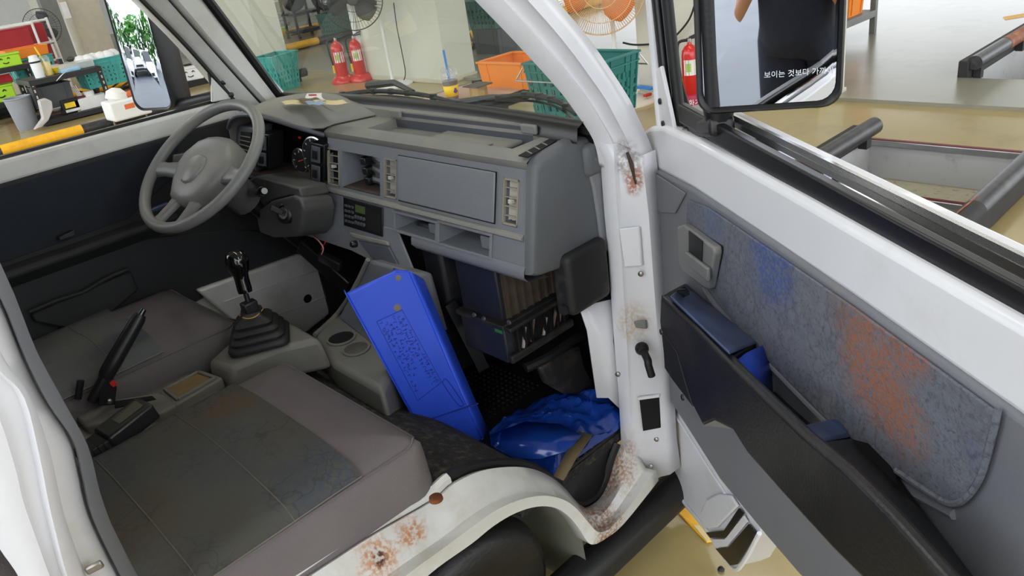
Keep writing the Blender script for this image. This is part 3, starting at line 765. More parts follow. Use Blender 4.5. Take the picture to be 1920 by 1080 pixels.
# open box with the three connector plugs and foil-wrapped wires
y0, y1, z0, z1 = R_pk
MB().prism([FP(y0+.001, z0+.0005, -.095), FP(y1-.001, z0+.0005, -.095), FP(y1-.001, z0+.0015, -.002), FP(y0+.001, z0+.0015, -.002)], (0, 0, .0012)).build('pocket_dust', 'heater_brown', dash)
MB().prism([FP(y0+.001, z0+.002, -.07), FP(y1-.05, z0+.002, -.07), FP(y1-.05, z1-.002, -.07), FP(y0+.001, z1-.002, -.07)], (.002, 0, 0)).build('foil_backing', 'foil_dark', dash)
for k in range(3):
    z = z1-.022-.026*k
    MB().tube(smooth_path([FP(y0+.004, z+.002, -.05), FP(y0+.04, z+random.uniform(-.004, .004), -.045), FP(y0+.08, z, -.05), FP(y1-.07, z-.002, -.05)], 4), .011, 8).build('foil_wrap', 'foil_dark', dash)
    MB().box((1.01, y1-.078, z-.012), (1.04, y1-.055, z+.008)).build('connector_plug', 'black_plastic', dash, bevel=.003)
# radio
y0, y1, z0, z1 = R_ra
rad = MB().prism([FP(y0-.004, z0-.005, .001), FP(y1+.004, z0-.005, .001), FP(y1+.004, z1+.002, .001), FP(y0-.004, z1+.002, .001)], FN*-.004).build('radio', 'black_plastic', dash, bevel=.0015)
MB().prism([FP(lerp(y1, y0, .33), lerp(z0, z1, .62), .005), FP(lerp(y1, y0, .58), lerp(z0, z1, .62), .005), FP(lerp(y1, y0, .58), lerp(z0, z1, .9), .005), FP(lerp(y1, y0, .33), lerp(z0, z1, .9), .005)], FN*-.002).build('display', 'lcd_green', rad)
for i in range(3):
    for k in range(4):
        yy = lerp(y1, y0, (.06, .15, .24)[i] if k else (.06, .15, .24)[i]); zz = lerp(z0, z1, .16+.2*k)
        MB().prism([FP(yy-.005, zz-.003, .005), FP(yy+.005, zz-.003, .005), FP(yy+.005, zz+.003, .005), FP(yy-.005, zz+.003, .005)], FN*-.003).build('radio_button', 'dash_dark', rad, bevel=.0008)
for i in range(4):
    for k in range(2):
        yy = lerp(y1, y0, .33+.075*i); zz = lerp(z0, z1, .2+.22*k)
        MB().lathe([(.005, 0), (.0045, .005)], FP(yy, zz, .004), FN*-1, 10).build('radio_button', 'dash_dark', rad)
MB().prism([FP(y0+.002, z0+.004, .0052), FP(lerp(y1, y0, .62), z0+.004, .0052), FP(lerp(y1, y0, .62), z1-.012, .0052), FP(y0+.002, z1-.012, .0052)], FN*-.0006).build('cassette_slot', 'cavity', rad)
# centre lower panel: ashtray and side, ivory cigarette-lighter knob, hazard switch
cl = [face(565, 372), face(600, 352), face(612, 360), face(642, 368), face(655, 420), face(720, 424), face(745, 430), face(776, 508), face(700, 490), face(660, 470), face(570, 440)]
MB().prism([p+FN*.004 for p in cl], FN*-.006).build('centre_panel', 'dash_grey', dash, bevel=.002)
ap = [face(676, 450), face(734, 462), face(752, 497), face(706, 487)]
MB().prism([p-FN*.003 for p in ap], FN*-.006).build('ashtray', 'dash_dark', dash, bevel=.003)
MB().prism([face(660, 435)-FN*.002, face(730, 452)-FN*.002, face(734, 460)-FN*.002, face(668, 445)-FN*.002], FN*-.008).build('ashtray_brow', 'dash_top', dash, bevel=.002)
MB().lathe([(.009, 0), (.009, .012), (.006, .016)], face(669, 457)-FN*.002, FN*-1, 14).build('heater_knob', 'black_plastic', dash)
kn = face(588, 375)-FN*.002
MB().lathe([(.019, 0), (.0215, .004), (.0195, .010), (.0215, .014), (.0195, .020), (.021, .024), (.019, .030), (.012, .032), (.0115, .029), (.006, .029), (.005, .033)], kn, FN*-1, 26).build('vent_knob', 'ivory', dash)
hz = face(612, 382)
MB().prism([face(u, v)-FN*.002 for u, v in ((604, 365), (620, 369), (624, 397), (607, 392))], FN*-.005).build('hazard_switch', 'black_plastic', dash, bevel=.003)
MB().prism([hz-FN*.0075+V((0, -.006, -.007)), hz-FN*.0075+V((0, .006, -.007)), hz-FN*.0075+V((0, 0, .008))], FN*-.001).build('hazard_mark', 'red_plastic', dash)

# --- instrument side: hood, cluster, switches
hoodf = [(.162, 1.046, 1.0), (.19, 1.062, .975), (.225, 1.078, .952), (.27, 1.092, .936), (.33, 1.100, .928), (.40, 1.102, .925), (.47, 1.096, .925), (.53, 1.078, .926), (.575, 1.05, .93)]
rows = []
for s_, dz in ((0, -.004), (.03, .002), (.15, .008), (.4, .012), (.7, .006), (.9, -.006), (1, -.03)):
    r_ = []
    for i, (y, z, x) in enumerate(hoodf):
        k = min(1, max(0, (y-.14)/.12)); yy = y-(.10*s_*(1-k))
        r_.append(V((lerp(x, 1.19, s_), yy, lerp(lerp(1.062, z, k), lerp(1.082, z+dz, k), min(1, s_*4)))))
    r_[0].z = min(r_[0].z, 1.064) if s_ < .75 else r_[0].z
    rows.append(r_+[V((lerp(.935, 1.19, s_), .60, .98)), V((lerp(.935, 1.19, s_), .615, .86))])
MB().grid(rows).build('cluster_hood', 'dash_top', dash, smooth=60, solid=.005, soff=1)
MB().tube(smooth_path([V((x-.002, y, z-.003)) for y, z, x in hoodf], 4), .006, 8).build('hood_lip', 'dash_dark', dash)
MB().grid([[V((1.01, .15, .90)), V((1.02, .15, 1.06))], [V((1.05, .33, .90)), V((1.06, .33, 1.10))], [V((1.0, .58, .90)), V((1.01, .58, 1.05))]]).build('cluster_back', 'gauge_face', dash)
MB().prism([(.955, .19, .915), (.945, .56, .915), (1.05, .56, .93), (1.05, .17, .93)], (0, 0, -.012)).build('cluster_shelf', 'heater_brown', dash)
def gauge(y, z, r, x, n0=10):
    n = V((-1, -.15, .12)).normalized(); c = V((x, y, z))
    g = MB().lathe([(r, 0), (r, .004), (r-.004, .005), (r-.004, .001)], c, n, 36).build('gauge_ring', 'chrome_ring', dash)
    MB().lathe([(r-.004, .002), (r-.0041, .003)], c, n, 32).build('gauge_dial', 'gauge_face', g)
    a = n.cross(V((0, 0, 1))).normalized(); b = a.cross(n)
    for k in range(n0):
        t = math.radians(-220+260*k/(n0-1)); d = a*math.cos(t)-b*math.sin(t)
        MB().bar(c+n*.0036+d*(r-.013), c+n*.0036+d*(r-.007), .0018, .0008, n).build('gauge_tick', 'label_white', g)
    t = math.radians(195); d = a*math.cos(t)-b*math.sin(t)
    MB().bar(c+n*.005-d*.006, c+n*.005+d*(r-.012), .0026, .001, n).build('gauge_needle', 'needle', g)
gc = onpl(594, 292, (1.015, 0, 1), V((1, 0, 0))); gauge(gc.y, gc.z, .054, 1.012)
gc = onpl(568, 300, (1.01, 0, 1), V((1, 0, 0))); gauge(gc.y, gc.z, .036, 1.004, 7)
wl = onpl(563, 258, (1.02, 0, 1), V((1, 0, 0))); MB().bar(wl, wl+V((0, .008, 0)), .004, .006).build('warning_lamp', 'needle', dash)
def pod(px, name, x=.945):
    pts = [onpl(u, v, (x, 0, 1), V((1, 0, -.1))) for u, v in px]
    p = MB().prism(pts, (.05, 0, 0)).build(name, 'black_plastic', dash, bevel=.003); return pts
pts = pod([(582, 266), (607, 272), (607, 347), (581, 339)], 'switch_pod', .985)
for v0, v1 in ((272, 302), (308, 336)):
    q = [onpl(u, v, (.980, 0, 1), V((1, 0, -.1))) for u, v in ((586, v0), (601, v0+4), (601, v1+4), (585, v1))]
    s_ = MB().prism(q, (-.004, 0, 0)).build('switch', 'dash_dark', dash, bevel=.0015)
    c = sum(q, V())/4; MB().prism([c+(p-c)*.55+V((-.004, 0, 0)) for p in q], (-.003, 0, 0)).build('switch_rocker', 'black_plastic', s_, bevel=.001)
pts = pod([(483, 250), (503, 252), (503, 318), (482, 312)], 'switch_pod')
for v0, v1 in ((254, 280), (285, 310)):
    q = [onpl(u, v, (.940, 0, 1), V((1, 0, -.1))) for u, v in ((486, v0), (500, v0+2), (500, v1+2), (485, v1))]
    s_ = MB().prism(q, (-.004, 0, 0)).build('switch', 'dash_dark', dash, bevel=.0015)
    c = sum(q, V())/4; MB().prism([c+(p-c)*.55+V((-.004, 0, 0)) for p in q], (-.003, 0, 0)).build('switch_rocker', 'black_plastic', s_, bevel=.001)
q = [onpl(u, v, (.945, 0, 1), V((1, 0, -.1))) for u, v in ((446, 236), (482, 240), (480, 322), (440, 300))]
MB().prism(q, (.05, 0, 0)).build('side_fascia', 'dash_dark', dash, bevel=.004)
q = [onpl(u, v, (.942, 0, 1), V((1, 0, -.1))) for u, v in ((453, 246), (472, 248), (471, 292), (450, 284))]
vv = MB().prism(q, (-.003, 0, 0)).build('air_vent', 'cavity', dash, bevel=.001)
for k in range(1, 5):
    a = q[0].lerp(q[3], k/5); b = q[1].lerp(q[2], k/5)
    MB().bar(a+V((-.004, 0, 0)), b+V((-.004, 0, 0)), .002, .002).build('vent_slat', 'vent_bone', vv)
q = [onpl(u, v, (.965, 0, 1), V((1, 0, -.1))) for u, v in ((470, 318), (604, 352), (600, 372), (565, 372), (545, 360), (455, 330))]
MB().prism(q, (.04, 0, 0)).build('column_surround', 'dash_grey', dash, bevel=.004)

# --- steering column cover and wheel
WN = V((-math.cos(math.radians(53))*math.cos(math.radians(10.8)), -math.sin(math.radians(10.8))*math.cos(math.radians(53)), math.sin(math.radians(53))))
WC = V((.728, .33, 1.028))
WX = WN.cross(V((0, 0, 1))).normalized(); WY = WX.cross(WN).normalized()*-1
if WY.z < 0: WY = -WY
RW = .188
def WPt(x, y, h=0): return WC+WX*x+WY*y+WN*h
sw = thing('steering_wheel', 'worn grey three-spoke steering wheel on the far side of the cab', 'steering wheel', tuple(WC))
MB().tube([WPt(RW*math.cos(2*PI*k/64), RW*math.sin(2*PI*k/64)) for k in range(64)], .0145, 14, closed=True).build('rim', 'wheel_grey', sw, smooth=80)
def hub_loft(outl, hs):
    rows = []
    for k, h, in hs:
        rows.append([WPt(x*k, (y+.015)*k-.015, h) for x, y in outl+outl[:1]])
    m = MB(); m.grid(rows); m.add(rows[-1][:-1], [tuple(range(len(outl)))]); return m
outl = [(x*1.22, y*1.2) for x, y in [(-.085, .03), (-.06, .062), (-.03, .075), (0, .078), (.03, .075), (.06, .062), (.085, .03), (.088, .0), (.07, -.045), (.045, -.085), (0, -.095), (-.045, -.085), (-.07, -.045), (-.088, .0)]]
hub_loft(outl, [(1.0, -.055), (1.02, -.03), (1.0, -.012), (.93, .0), (.8, .006), (.5, .010)]).build('hub_pad', 'wheel_grey', sw, smooth=60, merge=True)
hub_loft([(x*.34, y*.42-.018) for x, y in outl], [(1.0, .006), (.96, .014), (.85, .017)]).build('horn_pad', 'wheel_grey', sw, smooth=50, merge=True)
def spoke(pts, ws, th):
    rows = []
    for (x, y, h), wd in zip(pts, ws):
        rows.append([WPt(x, y, h)+(WY if abs(x) > .05 and y > -.09 else WX)*s_*wd+WN*t_ for s_, t_ in ((-1, -th), (1, -th), (1, 0), (.6, th*.5), (-.6, th*.5), (-1, 0), (-1, -th))])
    return MB().grid(rows)
for s_ in (-1, 1):
    spoke([(s_*.075, -.005, -.018), (s_*.12, -.012, -.014), (s_*.155, -.018, -.006), (s_*.183, -.022, .0)], [.034, .022, .018, .024], .012).build('spoke', 'wheel_grey', sw, smooth=60)
for s_ in (-1, 1):
    spoke([(s_*.035, -.08, -.016), (s_*.042, -.12, -.012), (s_*.046, -.155, -.006), (s_*.05, -.180, .0)], [.022, .014, .012, .018], .012).build('spoke', 'wheel_grey', sw, smooth=60)
col_ = thing('steering_column', 'dark grey steering column cover with ignition lock and stalk', 'steering column', tuple(WC-WN*.25))
def ccp(u, v, x): return at(u, v, 'x', x)
cc = [(478, 398), (508, 376), (548, 366), (562, 372), (569, 392), (566, 430), (556, 444), (512, 446), (486, 436)]
pts = [ccp(u, v, .845) for u, v in cc]
MB().prism(pts, (.10, .02, -.03)).build('lower_cover', 'column_grey', col_, bevel=.008, bseg=3)
uc = [ccp(u, v, .86) for u, v in ((430, 358), (478, 330), (560, 352), (566, 372), (545, 366), (508, 376), (478, 398), (450, 396))]
MB().prism(uc, (.09, .02, -.02)).build('upper_cover', 'column_grey', col_, bevel=.006, bseg=3)
MB().tube([WC-WN*.05, WC-WN*.17], [.05, .045], 16).build('column_shroud', 'column_grey', col_)
MB().tube([WC-WN*.17, WC-WN*.55], .022, 12).build('column_shaft', 'black_plastic', col_)
kc = ccp(535, 400, .842)
nn = V((-.75, -.25, .35)).normalized()
MB().lathe([(.026, -.01), (.026, .004), (.021, .008), (.019, .004), (.010, .003)], kc, nn, 24).build('ignition_bezel', 'black_plastic', col_)
MB().lathe([(.016, .004), (.016, .009), (.013, .010), (.013, .005)], kc, nn, 24).build('ignition_ring', 'chrome_ring', col_)
MB().bar(kc+nn*.008, kc+nn*.035+V((0, .018, .012)), .004, .014).build('key', 'black_plastic', col_, bevel=.002)
s0 = ccp(455, 362, .855)
MB().prism([ccp(u, v, .857) for u, v in ((452, 350), (468, 356), (466, 374), (450, 368))], (.01, 0, 0)).build('stalk_slot', 'cavity', col_)
MB().tube([s0, ccp(468, 362, .83)], .007, 8).build('stalk', 'black_plastic', col_)
MB().tube(smooth_path([ccp(468, 362, .83), ccp(477, 361, .82), ccp(488, 359, .81), ccp(496, 358, .805)], 3), [.009, .011, .013, .014, .014, .014, .013, .012, .012, .008], 12).build('stalk_knob', 'gloss_black', col_)

# --- under the dashboard: heater unit, reservoir, ducts
hx = .99
he = thing('heater_unit', 'black plastic heater box with slatted openings hanging under the dashboard', 'heater', tuple(at(960, 690, 'x', hx)))
def rbox(c, left, right, zt, zb, xd, name, m, bevel=.004, par=None):
    """box with its rear face on the plane x=c between two pixels' y, from zt down to zb"""
    return MB().box((c, right, zb), (c+xd, left, zt)).build(name, m, par or he, bevel=bevel)
cA = at(943, 605, 'x', hx); yA = cA.y; zA = cA.z; yL = at(868, 575, 'x', hx).y
rbox(hx, yL, yA, .84, zA, .19, 'upper_case', 'heater_black')
rbox(hx-.02, yL+.005, yA-.02, zA+.004, zA-.008, .23, 'case_flange', 'dusty_black', .002)
cB = at(968, 688, 'x', hx-.012)
rbox(hx-.012, yL, yA-.012, zA-.008, cB.z, .21, 'lower_case', 'heater_black')
# slatted right-hand faces
for k in range(7):
    x = hx+.02+.024*k
    MB().box((x, yA-.006, zA+.002), (x+.006, yA-.001, .835)).build('case_slat', 'heater_brown', he)
MB().box((hx+.012, yA-.0025, zA+.004), (hx+.18, yA-.0005, .83)).build('matrix_core', 'heater_brown', he)
MB().box((hx-.012, yA-.035, zA-.012), (hx+.19, yA-.012, zA-.002)).build('grille_shelf', 'dusty_black', he, bevel=.003)
yq = yA-.013
MB().box((hx+.012, yq-.001, cB.z+.022), (hx+.185, yq, zA-.018)).build('grille_void', 'cavity', he)
for k in range(8):
    x = hx+.016+.0225*k
    MB().box((x, yq-.010, cB.z+.018), (x+.005, yq-.004, zA-.012)).build('grille_bar', 'black_plastic', he)
MB().box((hx-.012, yq-.014, cB.z+.002), (hx+.20, yq-.001, cB.z+.022)).build('grille_foot', 'dusty_black', he, bevel=.004)
random.seed(3)
for k, m_ in enumerate(('litter_pale', 'leaf_litter', 'litter_pale', 'leaf_litter', 'leaf_litter')):
    x = hx+.03+.032*k; z = lerp(cB.z+.03, zA-.03, random.random())
    MB().bar((x, yq-.004, z-.03), (x+random.uniform(.008, .03), yq-.002, z+.03), .004, random.uniform(.006, .014), (0, 1, 0)).build('trapped_litter', m_, he, bevel=.001)
gt = at(935, 618, 'x', hx-.0125)
MB().obox(gt+V((-.001, 0, 0)), ((0, 1, 0), (0, 0, 1), (1, 0, 0)), (.012, .0075, .0008)).build('green_tag', 'tag_green', he)
for u, v in ((908, 597), (955, 604), (890, 590)):
    MB().lathe([(.006, 0), (.005, .004), (.002, .005)], at(u, v, 'x', hx-.021), (-1, 0, 0), 8).build('case_screw', 'screw_metal', he)
MB().prism([at(u, v, 'y', yq-.02) for u, v in ((1012, 690), (1045, 665), (1090, 650), (1100, 690), (1125, 740), (1060, 740), (1025, 720))], (0, .02, 0)).build('lower_duct', 'dusty_black', he, bevel=.008)
MB().tube(smooth_path([at(985, 690, 'y', yq), at(1030, 668, 'y', yq-.015), at(1070, 640, 'y', yq-.01), at(1090, 630, 'y', yq)], 4), .012, 8).build('hose', 'rubber', he)
rs = thing('washer_reservoir', 'rounded black plastic reservoir with brown dust under the dashboard corner', 'reservoir', tuple(at(1075, 600, 'y', -.56)))
ex = 1.035
yS = at(1074, 570, 'x', ex).y; zt = at(1074, 512, 'x', ex).z; zb = at(1074, 598, 'x', ex).z; yW = at(1038, 560, 'x', ex).y
MB().box((ex, yS, zb), (ex+.13, yW, zt+.03)).build('tank', 'dusty_black', rs, bevel=.016, bseg=4)
MB().lathe([(.012, 0), (.012, .006)], at(1058, 580, 'x', ex-.003), (-1, 0, 0), 14).build('moulded_boss', 'dusty_black', rs)
# dark ducting and brackets in the footwell
dk = thing('heater_duct', 'black ducting and brackets left of the heater, behind the blue tray', 'duct', (1.08, -.12, .5))
MB().box((1.0, -.235, .62), (1.12, -.16, .86)).build('duct_box', 'heater_black', dk, bevel=.01)
MB().box((1.03, -.16, .40), (1.2, -.02, .84)).build('duct_body', 'black_plastic', dk, bevel=.01)
MB().bar((1.0, -.24, .66), (1.05, -.26, .45), .01, .03).build('bracket', 'black_plastic', dk)
MB().bar(at(860, 600, 'x', 1.02), at(905, 650, 'x', 1.02), .006, .012).build('bracket', 'screw_metal', dk)
MB().tube(smooth_path([at(800, 545, 'x', 1.04), at(822, 575, 'x', 1.02), at(838, 590, 'x', 1.01), at(850, 560, 'x', 1.03)], 4), .004, 6).build('cable', 'rubber', dk)
# pedals-side darkness: column bracket with cut wires
wr = thing('wire_loom', 'loose pink wires on the dark bracket below the steering column', 'wires', tuple(at(600, 465, 'x', .98)))
MB().tube(smooth_path([at(588, 444, 'x', .93), at(598, 452, 'x', .92), at(606, 465, 'x', .92), at(603, 477, 'x', .92)], 5), .002, 6).build('wire', 'wire_pink', wr)
MB().tube(smooth_path([at(612, 448, 'x', .94), at(608, 458, 'x', .93), at(602, 468, 'x', .93)], 5), .0015, 6).build('wire', 'red_plastic', wr)
MB().bar(at(570, 455, 'x', .96), at(660, 535, 'x', 1.0), .05, .05).build('bracket', 'black_plastic', wr, bevel=.005)
MB().bar(at(600, 480, 'x', .94), at(640, 500, 'x', .96), .02, .03).build('bracket', 'dusty_black', wr, bevel=.004)
# ------------------------------------------------------------------ seats
def crown(x, y, b, h=.02):
    """height of a padded top over its base plane at distance d from the nearest edge"""
    x0, x1, y0, y1 = b; d = max(0, min(x-x0, x1-x, y-y0, y1-y))
    t = min(1, d/.055); return (1-(1-t)**2)**.5*.045+min(d, .2)/.2*h
def seat(name, label, b, zt, zb, m, print_rect, pm, front_drop=.0, wave=0):
    x0, x1, y0, y1 = b
    t = thing(name, label, 'seat', ((x0+x1)/2, (y0+y1)/2, zb), group=None)
    cxx, cyy = (x0+x1)/2, (y0+y1)/2
    def zf(x, y):
        f = max(0, (x-(x1-.14))/.14)
        return zt-.055+crown(x, y, b)-front_drop*f*f-.012*max(0, (.45-x)/.45)+wave*math.sin((y-y0)/(y1-y0)*PI*2)*.01
    rings = []
    ol = lambda o, r: [(cxx+p, cyy+q) for p, q in rrect(x1-x0-2*o, y1-y0-2*o, max(.02, r-o), 6)]
    r0 = .06
    for o, z in ((.012, zb), (.0, zb+.02), (-.004, zb+.05), (0, zt-.056)):
        rings.append([V((p, q, z-front_drop*max(0, (p-(x1-.14))/.14)**2*.6)) for p, q in ol(o, r0)])
    for o in (.002, .006, .013, .024, .04, .07, .11, .16, .20):
        rings.append([V((p, q, zf(p, q))) for p, q in ol(o, r0+.0)])
    mb = MB(); mb.grid([r+r[:1] for r in rings]); mb.add(rings[-1], [tuple(range(len(rings[-1])))])
    mb.build('cushion', m, t, smooth=70, merge=True)
    # seam round the cushion edge
    MB().tube([p+V((0, 0, .002)) for p in rings[6]], .0022, 5, closed=True).build('piping', m, t)
    a0, a1, c0, c1 = print_rect
    rows = []
    for i in range(29):
        x = lerp(a0, a1, i/28); rows.append([V((x, lerp(c0, c1, k/28), zf(x, lerp(c0, c1, k/28))+.0022)) for k in range(29)])
    MB().grid(rows).build('printed_panel', pm, t, smooth=80)
    # stitched seams of the printed panel
    for fx in (.33, .70):
        x = lerp(a0, a1, fx)
        MB().tube([V((x, lerp(c0, c1, k/20), zf(x, lerp(c0, c1, k/20))+.0028)) for k in range(21)], .0011, 4).build('stitched_seam', 'seam', t)
    MB().tube([V((lerp(a0, a1, k/20), c0, zf(lerp(a0, a1, k/20), c0)+.003)) for k in range(21)], .0016, 4).build('stitched_seam', 'seam', t)
    # backrest (behind the door pillar from here)
    bk = MB(); rr = []
    for h, sx in ((.0, 0), (.25, -.03), (.5, -.07), (.62, -.085)):
        rr.append([V((x0-.03+sx+p, cyy+q, zt-.06+h)) for p, q in rrect(.10, (y1-y0)*(1 if h < .55 else .9), .04, 4)])
    bk.grid([r+r[:1] for r in rr]); bk.add(rr[-1], [tuple(range(len(rr[-1])))]); bk.add(rr[0], [tuple(range(len(rr[0])-1, -1, -1))])
    bk.build('backrest', m, t, smooth=60, merge=True)
    return zf
zf1 = seat('passenger_seat', 'grey fabric seat cushion in front, nearest the open door', (.02, .635, -.618, -.085), .672, .50, 'seat_plain', (.04, .485, -.606, -.10), 'seat_print', front_drop=.02)
zf2 = seat('driver_seat', 'darker grey fabric seat cushion on the far side under the steering wheel', (.06, .665, .185, .64), .675, .50, 'seat_plain_driver', (.10, .455, .20, .625), 'seat_print_driver', front_drop=.03, wave=.8)
o1 = V(((.02+.635)/2, (-.618-.085)/2, .50)); o2 = V(((.06+.665)/2, (.185+.64)/2, .50))
def sp(u, v, o): return tuple(at(u, v, 'z', .672)-o)
add_spots(MATS['seat_print'], [(sp(425, 765, o1), (.06, .06, .3), (106, 82, 58), .75), (sp(600, 880, o1), (.10, .07, .3), (68, 78, 92), .6), (sp(430, 860, o1), (.08, .1, .3), (70, 80, 90), .5),
    (sp(200, 880, o1), (.07, .12, .3), (66, 76, 88), .5), (sp(270, 975, o1), (.07, .09, .3), (90, 78, 60), .7), (sp(540, 810, o1), (.09, .05, .3), (86, 80, 66), .6), (sp(420, 960, o1), (.07, .10, .3), (84, 84, 78), .5)], noise=22, sharp=.5, speck=90)
add_cracks(MATS['seat_print'], (44, 44, 46), 30, .025, .35)
add_spots(MATS['seat_print_driver'], [(sp(250, 640, o2), (.09, .05, .3), (58, 66, 82), .7), (sp(150, 640, o2), (.05, .12, .3), (104, 104, 96), .5)], noise=14, sharp=.4)
add_cracks(MATS['seat_print_driver'], (50, 54, 58), 10, .012, .4)

# ------------------------------------------------------------------ console between the seats
zc = .615
con = thing('centre_console', 'grey plastic tunnel console between the seats with sandy tray and ridge', 'console', (.4, .05, .50))
def cz(u, v, z=zc): return at(u, v, 'z', z)
base = [cz(60, 830), cz(390, 690), cz(470, 740), cz(150, 900)]
MB().box((-.08, -.10, .45), (.50, .20, .585)).build('tunnel_cover', 'console_grey', con, bevel=.012)
# rear rail plate carrying the handbrake
hp = [cz(135, 775, .605), cz(215, 748, .605), cz(300, 735, .605), cz(345, 750, .605), cz(300, 775, .605), cz(160, 800, .605)]
MB().prism(hp, (0, 0, -.03)).build('handbrake_plate', 'console_grey', con, bevel=.006)
ht = [cz(215, 752, .607), cz(285, 742, .607), cz(292, 748, .607), cz(215, 765, .607)]
MB().prism(ht, (0, 0, -.004)).build('handbrake_slot', 'cavity', con)
# sandy tray
tr = [cz(316, 735, .60), cz(372, 706, .60), cz(400, 716, .60), cz(338, 752, .60)]
cc_ = sum(tr, V())/4
MB().prism([cc_+(p-cc_)*1.45+V((0, 0, .006)) for p in tr], (0, 0, -.03)).build('tray_frame', 'console_grey', con, bevel=.005)
MB().prism([cc_+(p-cc_)*1.02+V((0, 0, .0065)) for p in tr], (0, 0, .001)).build('tray_bed', 'tray_sand', con)
for i in range(4):
    a, b = tr[i], tr[(i+1) % 4]; MB().bar(cc_+(a-cc_)*1.12+V((0, 0, .009)), cc_+(b-cc_)*1.12+V((0, 0, .009)), .008, .008).build('tray_rim', 'console_grey', con, bevel=.002)
# raised gear housing
def house(pl, z0, z1, k, name, m, par, bevel=.008):
    c = sum(pl, V())/len(pl); lo = [V((p.x, p.y, z0)) for p in pl]; hi = [V((c.x+(p.x-c.x)*k, c.y+(p.y-c.y)*k, z1)) for p in pl]
    n = len(pl); return MB().add(lo+hi, [tuple(range(n-1, -1, -1)), tuple(range(n, 2*n))]+[(i, (i+1) % n, n+(i+1) % n, n+i) for i in range(n)]).build(name, m, par, bevel=bevel, bseg=3)
gp = [cz(384, 698, .60), cz(470, 622, .60), cz(560, 618, .60), cz(618, 652, .60), cz(530, 672, .60), cz(430, 715, .60)]
house(gp, .54, .628, .90, 'gear_housing', 'console_grey', con, .014)
# cup holder console further forward
cup = thing('cup_holder_console', 'grey plastic cup holder console in front of the gear lever', 'console', tuple(cz(640, 640, .55)))
cpo = [at(585, 632, 'z', .56), at(632, 590, 'z', .56), at(690, 600, 'z', .56), at(745, 690, 'z', .56), at(720, 745, 'z', .56), at(625, 690, 'z', .56)]
house(cpo, .34, .572, .97, 'console_body', 'console_grey', cup, .016)
cw = [at(632, 596, 'z', .57), at(690, 486, 'x', .90), at(778, 512, 'x', .90), at(800, 620, 'x', .92), at(745, 690, 'z', .57)]
MB().prism(cw, (.05, 0, -.02)).build('console_riser', 'trim_grey', cup, bevel=.01)
MB().tube(smooth_path([at(590, 628, 'z', .576), at(632, 588, 'z', .580), at(664, 540, 'x', .885), at(690, 487, 'x', .895)], 5), .006, 8).build('riser_edge', 'console_grey', cup)
for (u, v, r, d, m) in ((640, 634, .033, .0, 'cavity'), (668, 654, .030, .0, 'wood_dark')):
    c = at(u, v, 'z', .574)
    MB().lathe([(r+.006, 0), (r+.005, .003), (r, .003), (r, .001)], c, (0, 0, 1), 26, False, False).build('cup_ring', 'console_grey', cup)
    MB().lathe([(r, .0005), (r-.001, .0012)], c, (0, 0, 1), 26).build('cup_well', m, cup)

# ------------------------------------------------------------------ gear lever
gb = cz(488, 638, .632)
gl = thing('gear_lever', 'gear lever with shiny black knob over a stepped rubber boot', 'gear lever', tuple(gb))
ax1 = (cz(545, 612, .632)-cz(430, 640, .632)).normalized(); ax1.z = 0; ax1.normalize(); ax2 = V((-ax1.y, ax1.x, 0))
half = .072
mbt = MB(); rows = []
prof = [(1.0, 0), (1.02, .008), (.96, .014), (.86, .017), (.90, .024), (.84, .030), (.73, .033), (.77, .040), (.70, .046), (.58, .049), (.62, .056), (.55, .062), (.42, .066), (.36, .072), (.34, .08)]
for k, h in prof:
    rows.append([gb+ax1*p*k+ax2*q*k+V((0, 0, h*1.05)) for p, q in (lambda o: o+o[:1])(rrect(half*2, half*1.8, .022, 3))])
mbt.grid(rows); mbt.add(rows[-1][:-1], [tuple(range(len(rows[-1])-1))]); mbt.build('boot', 'boot_rubber', gl, smooth=55, merge=True)
kt = at(445, 492, 'y', gb.y+.015); k0 = at(460, 548, 'y', gb.y+.005); kb = gb+V((0, 0, .075))
MB().box((-.018, -.014, 0), (.018, .014, .03)).build('boot_collar', 'black_plastic', gl, bevel=.004, origin=(0, 0, 0)).location = (0, 0, .078)
MB().tube([kb, k0], .0065, 10).build('shaft', 'black_plastic', gl)
dk_ = (kt-k0).normalized(); Lk = (kt-k0).length
MB().lathe([(.008, -.002), (.0165, .0), (.0175, Lk*.12), (.017, Lk*.45), (.018, Lk*.6), (.024, Lk*.78), (.0275, Lk*.98), (.0275, Lk*1.12), (.023, Lk*1.28), (.014, Lk*1.38), (.002, Lk*1.41)], k0, dk_, 24).build('knob', 'gloss_black', gl, smooth=60)
ring = [gb+ax1*.028*math.cos(2*PI*k/24)+ax2*.030*math.sin(2*PI*k/24)+V((0, 0, .074+.006*math.cos(4*PI*k/24)-.008*math.sin(2*PI*k/24))) for k in range(24)]
MB().tube(ring, .0013, 6, closed=True).build('wire_tie', 'tie_yellow', gl)

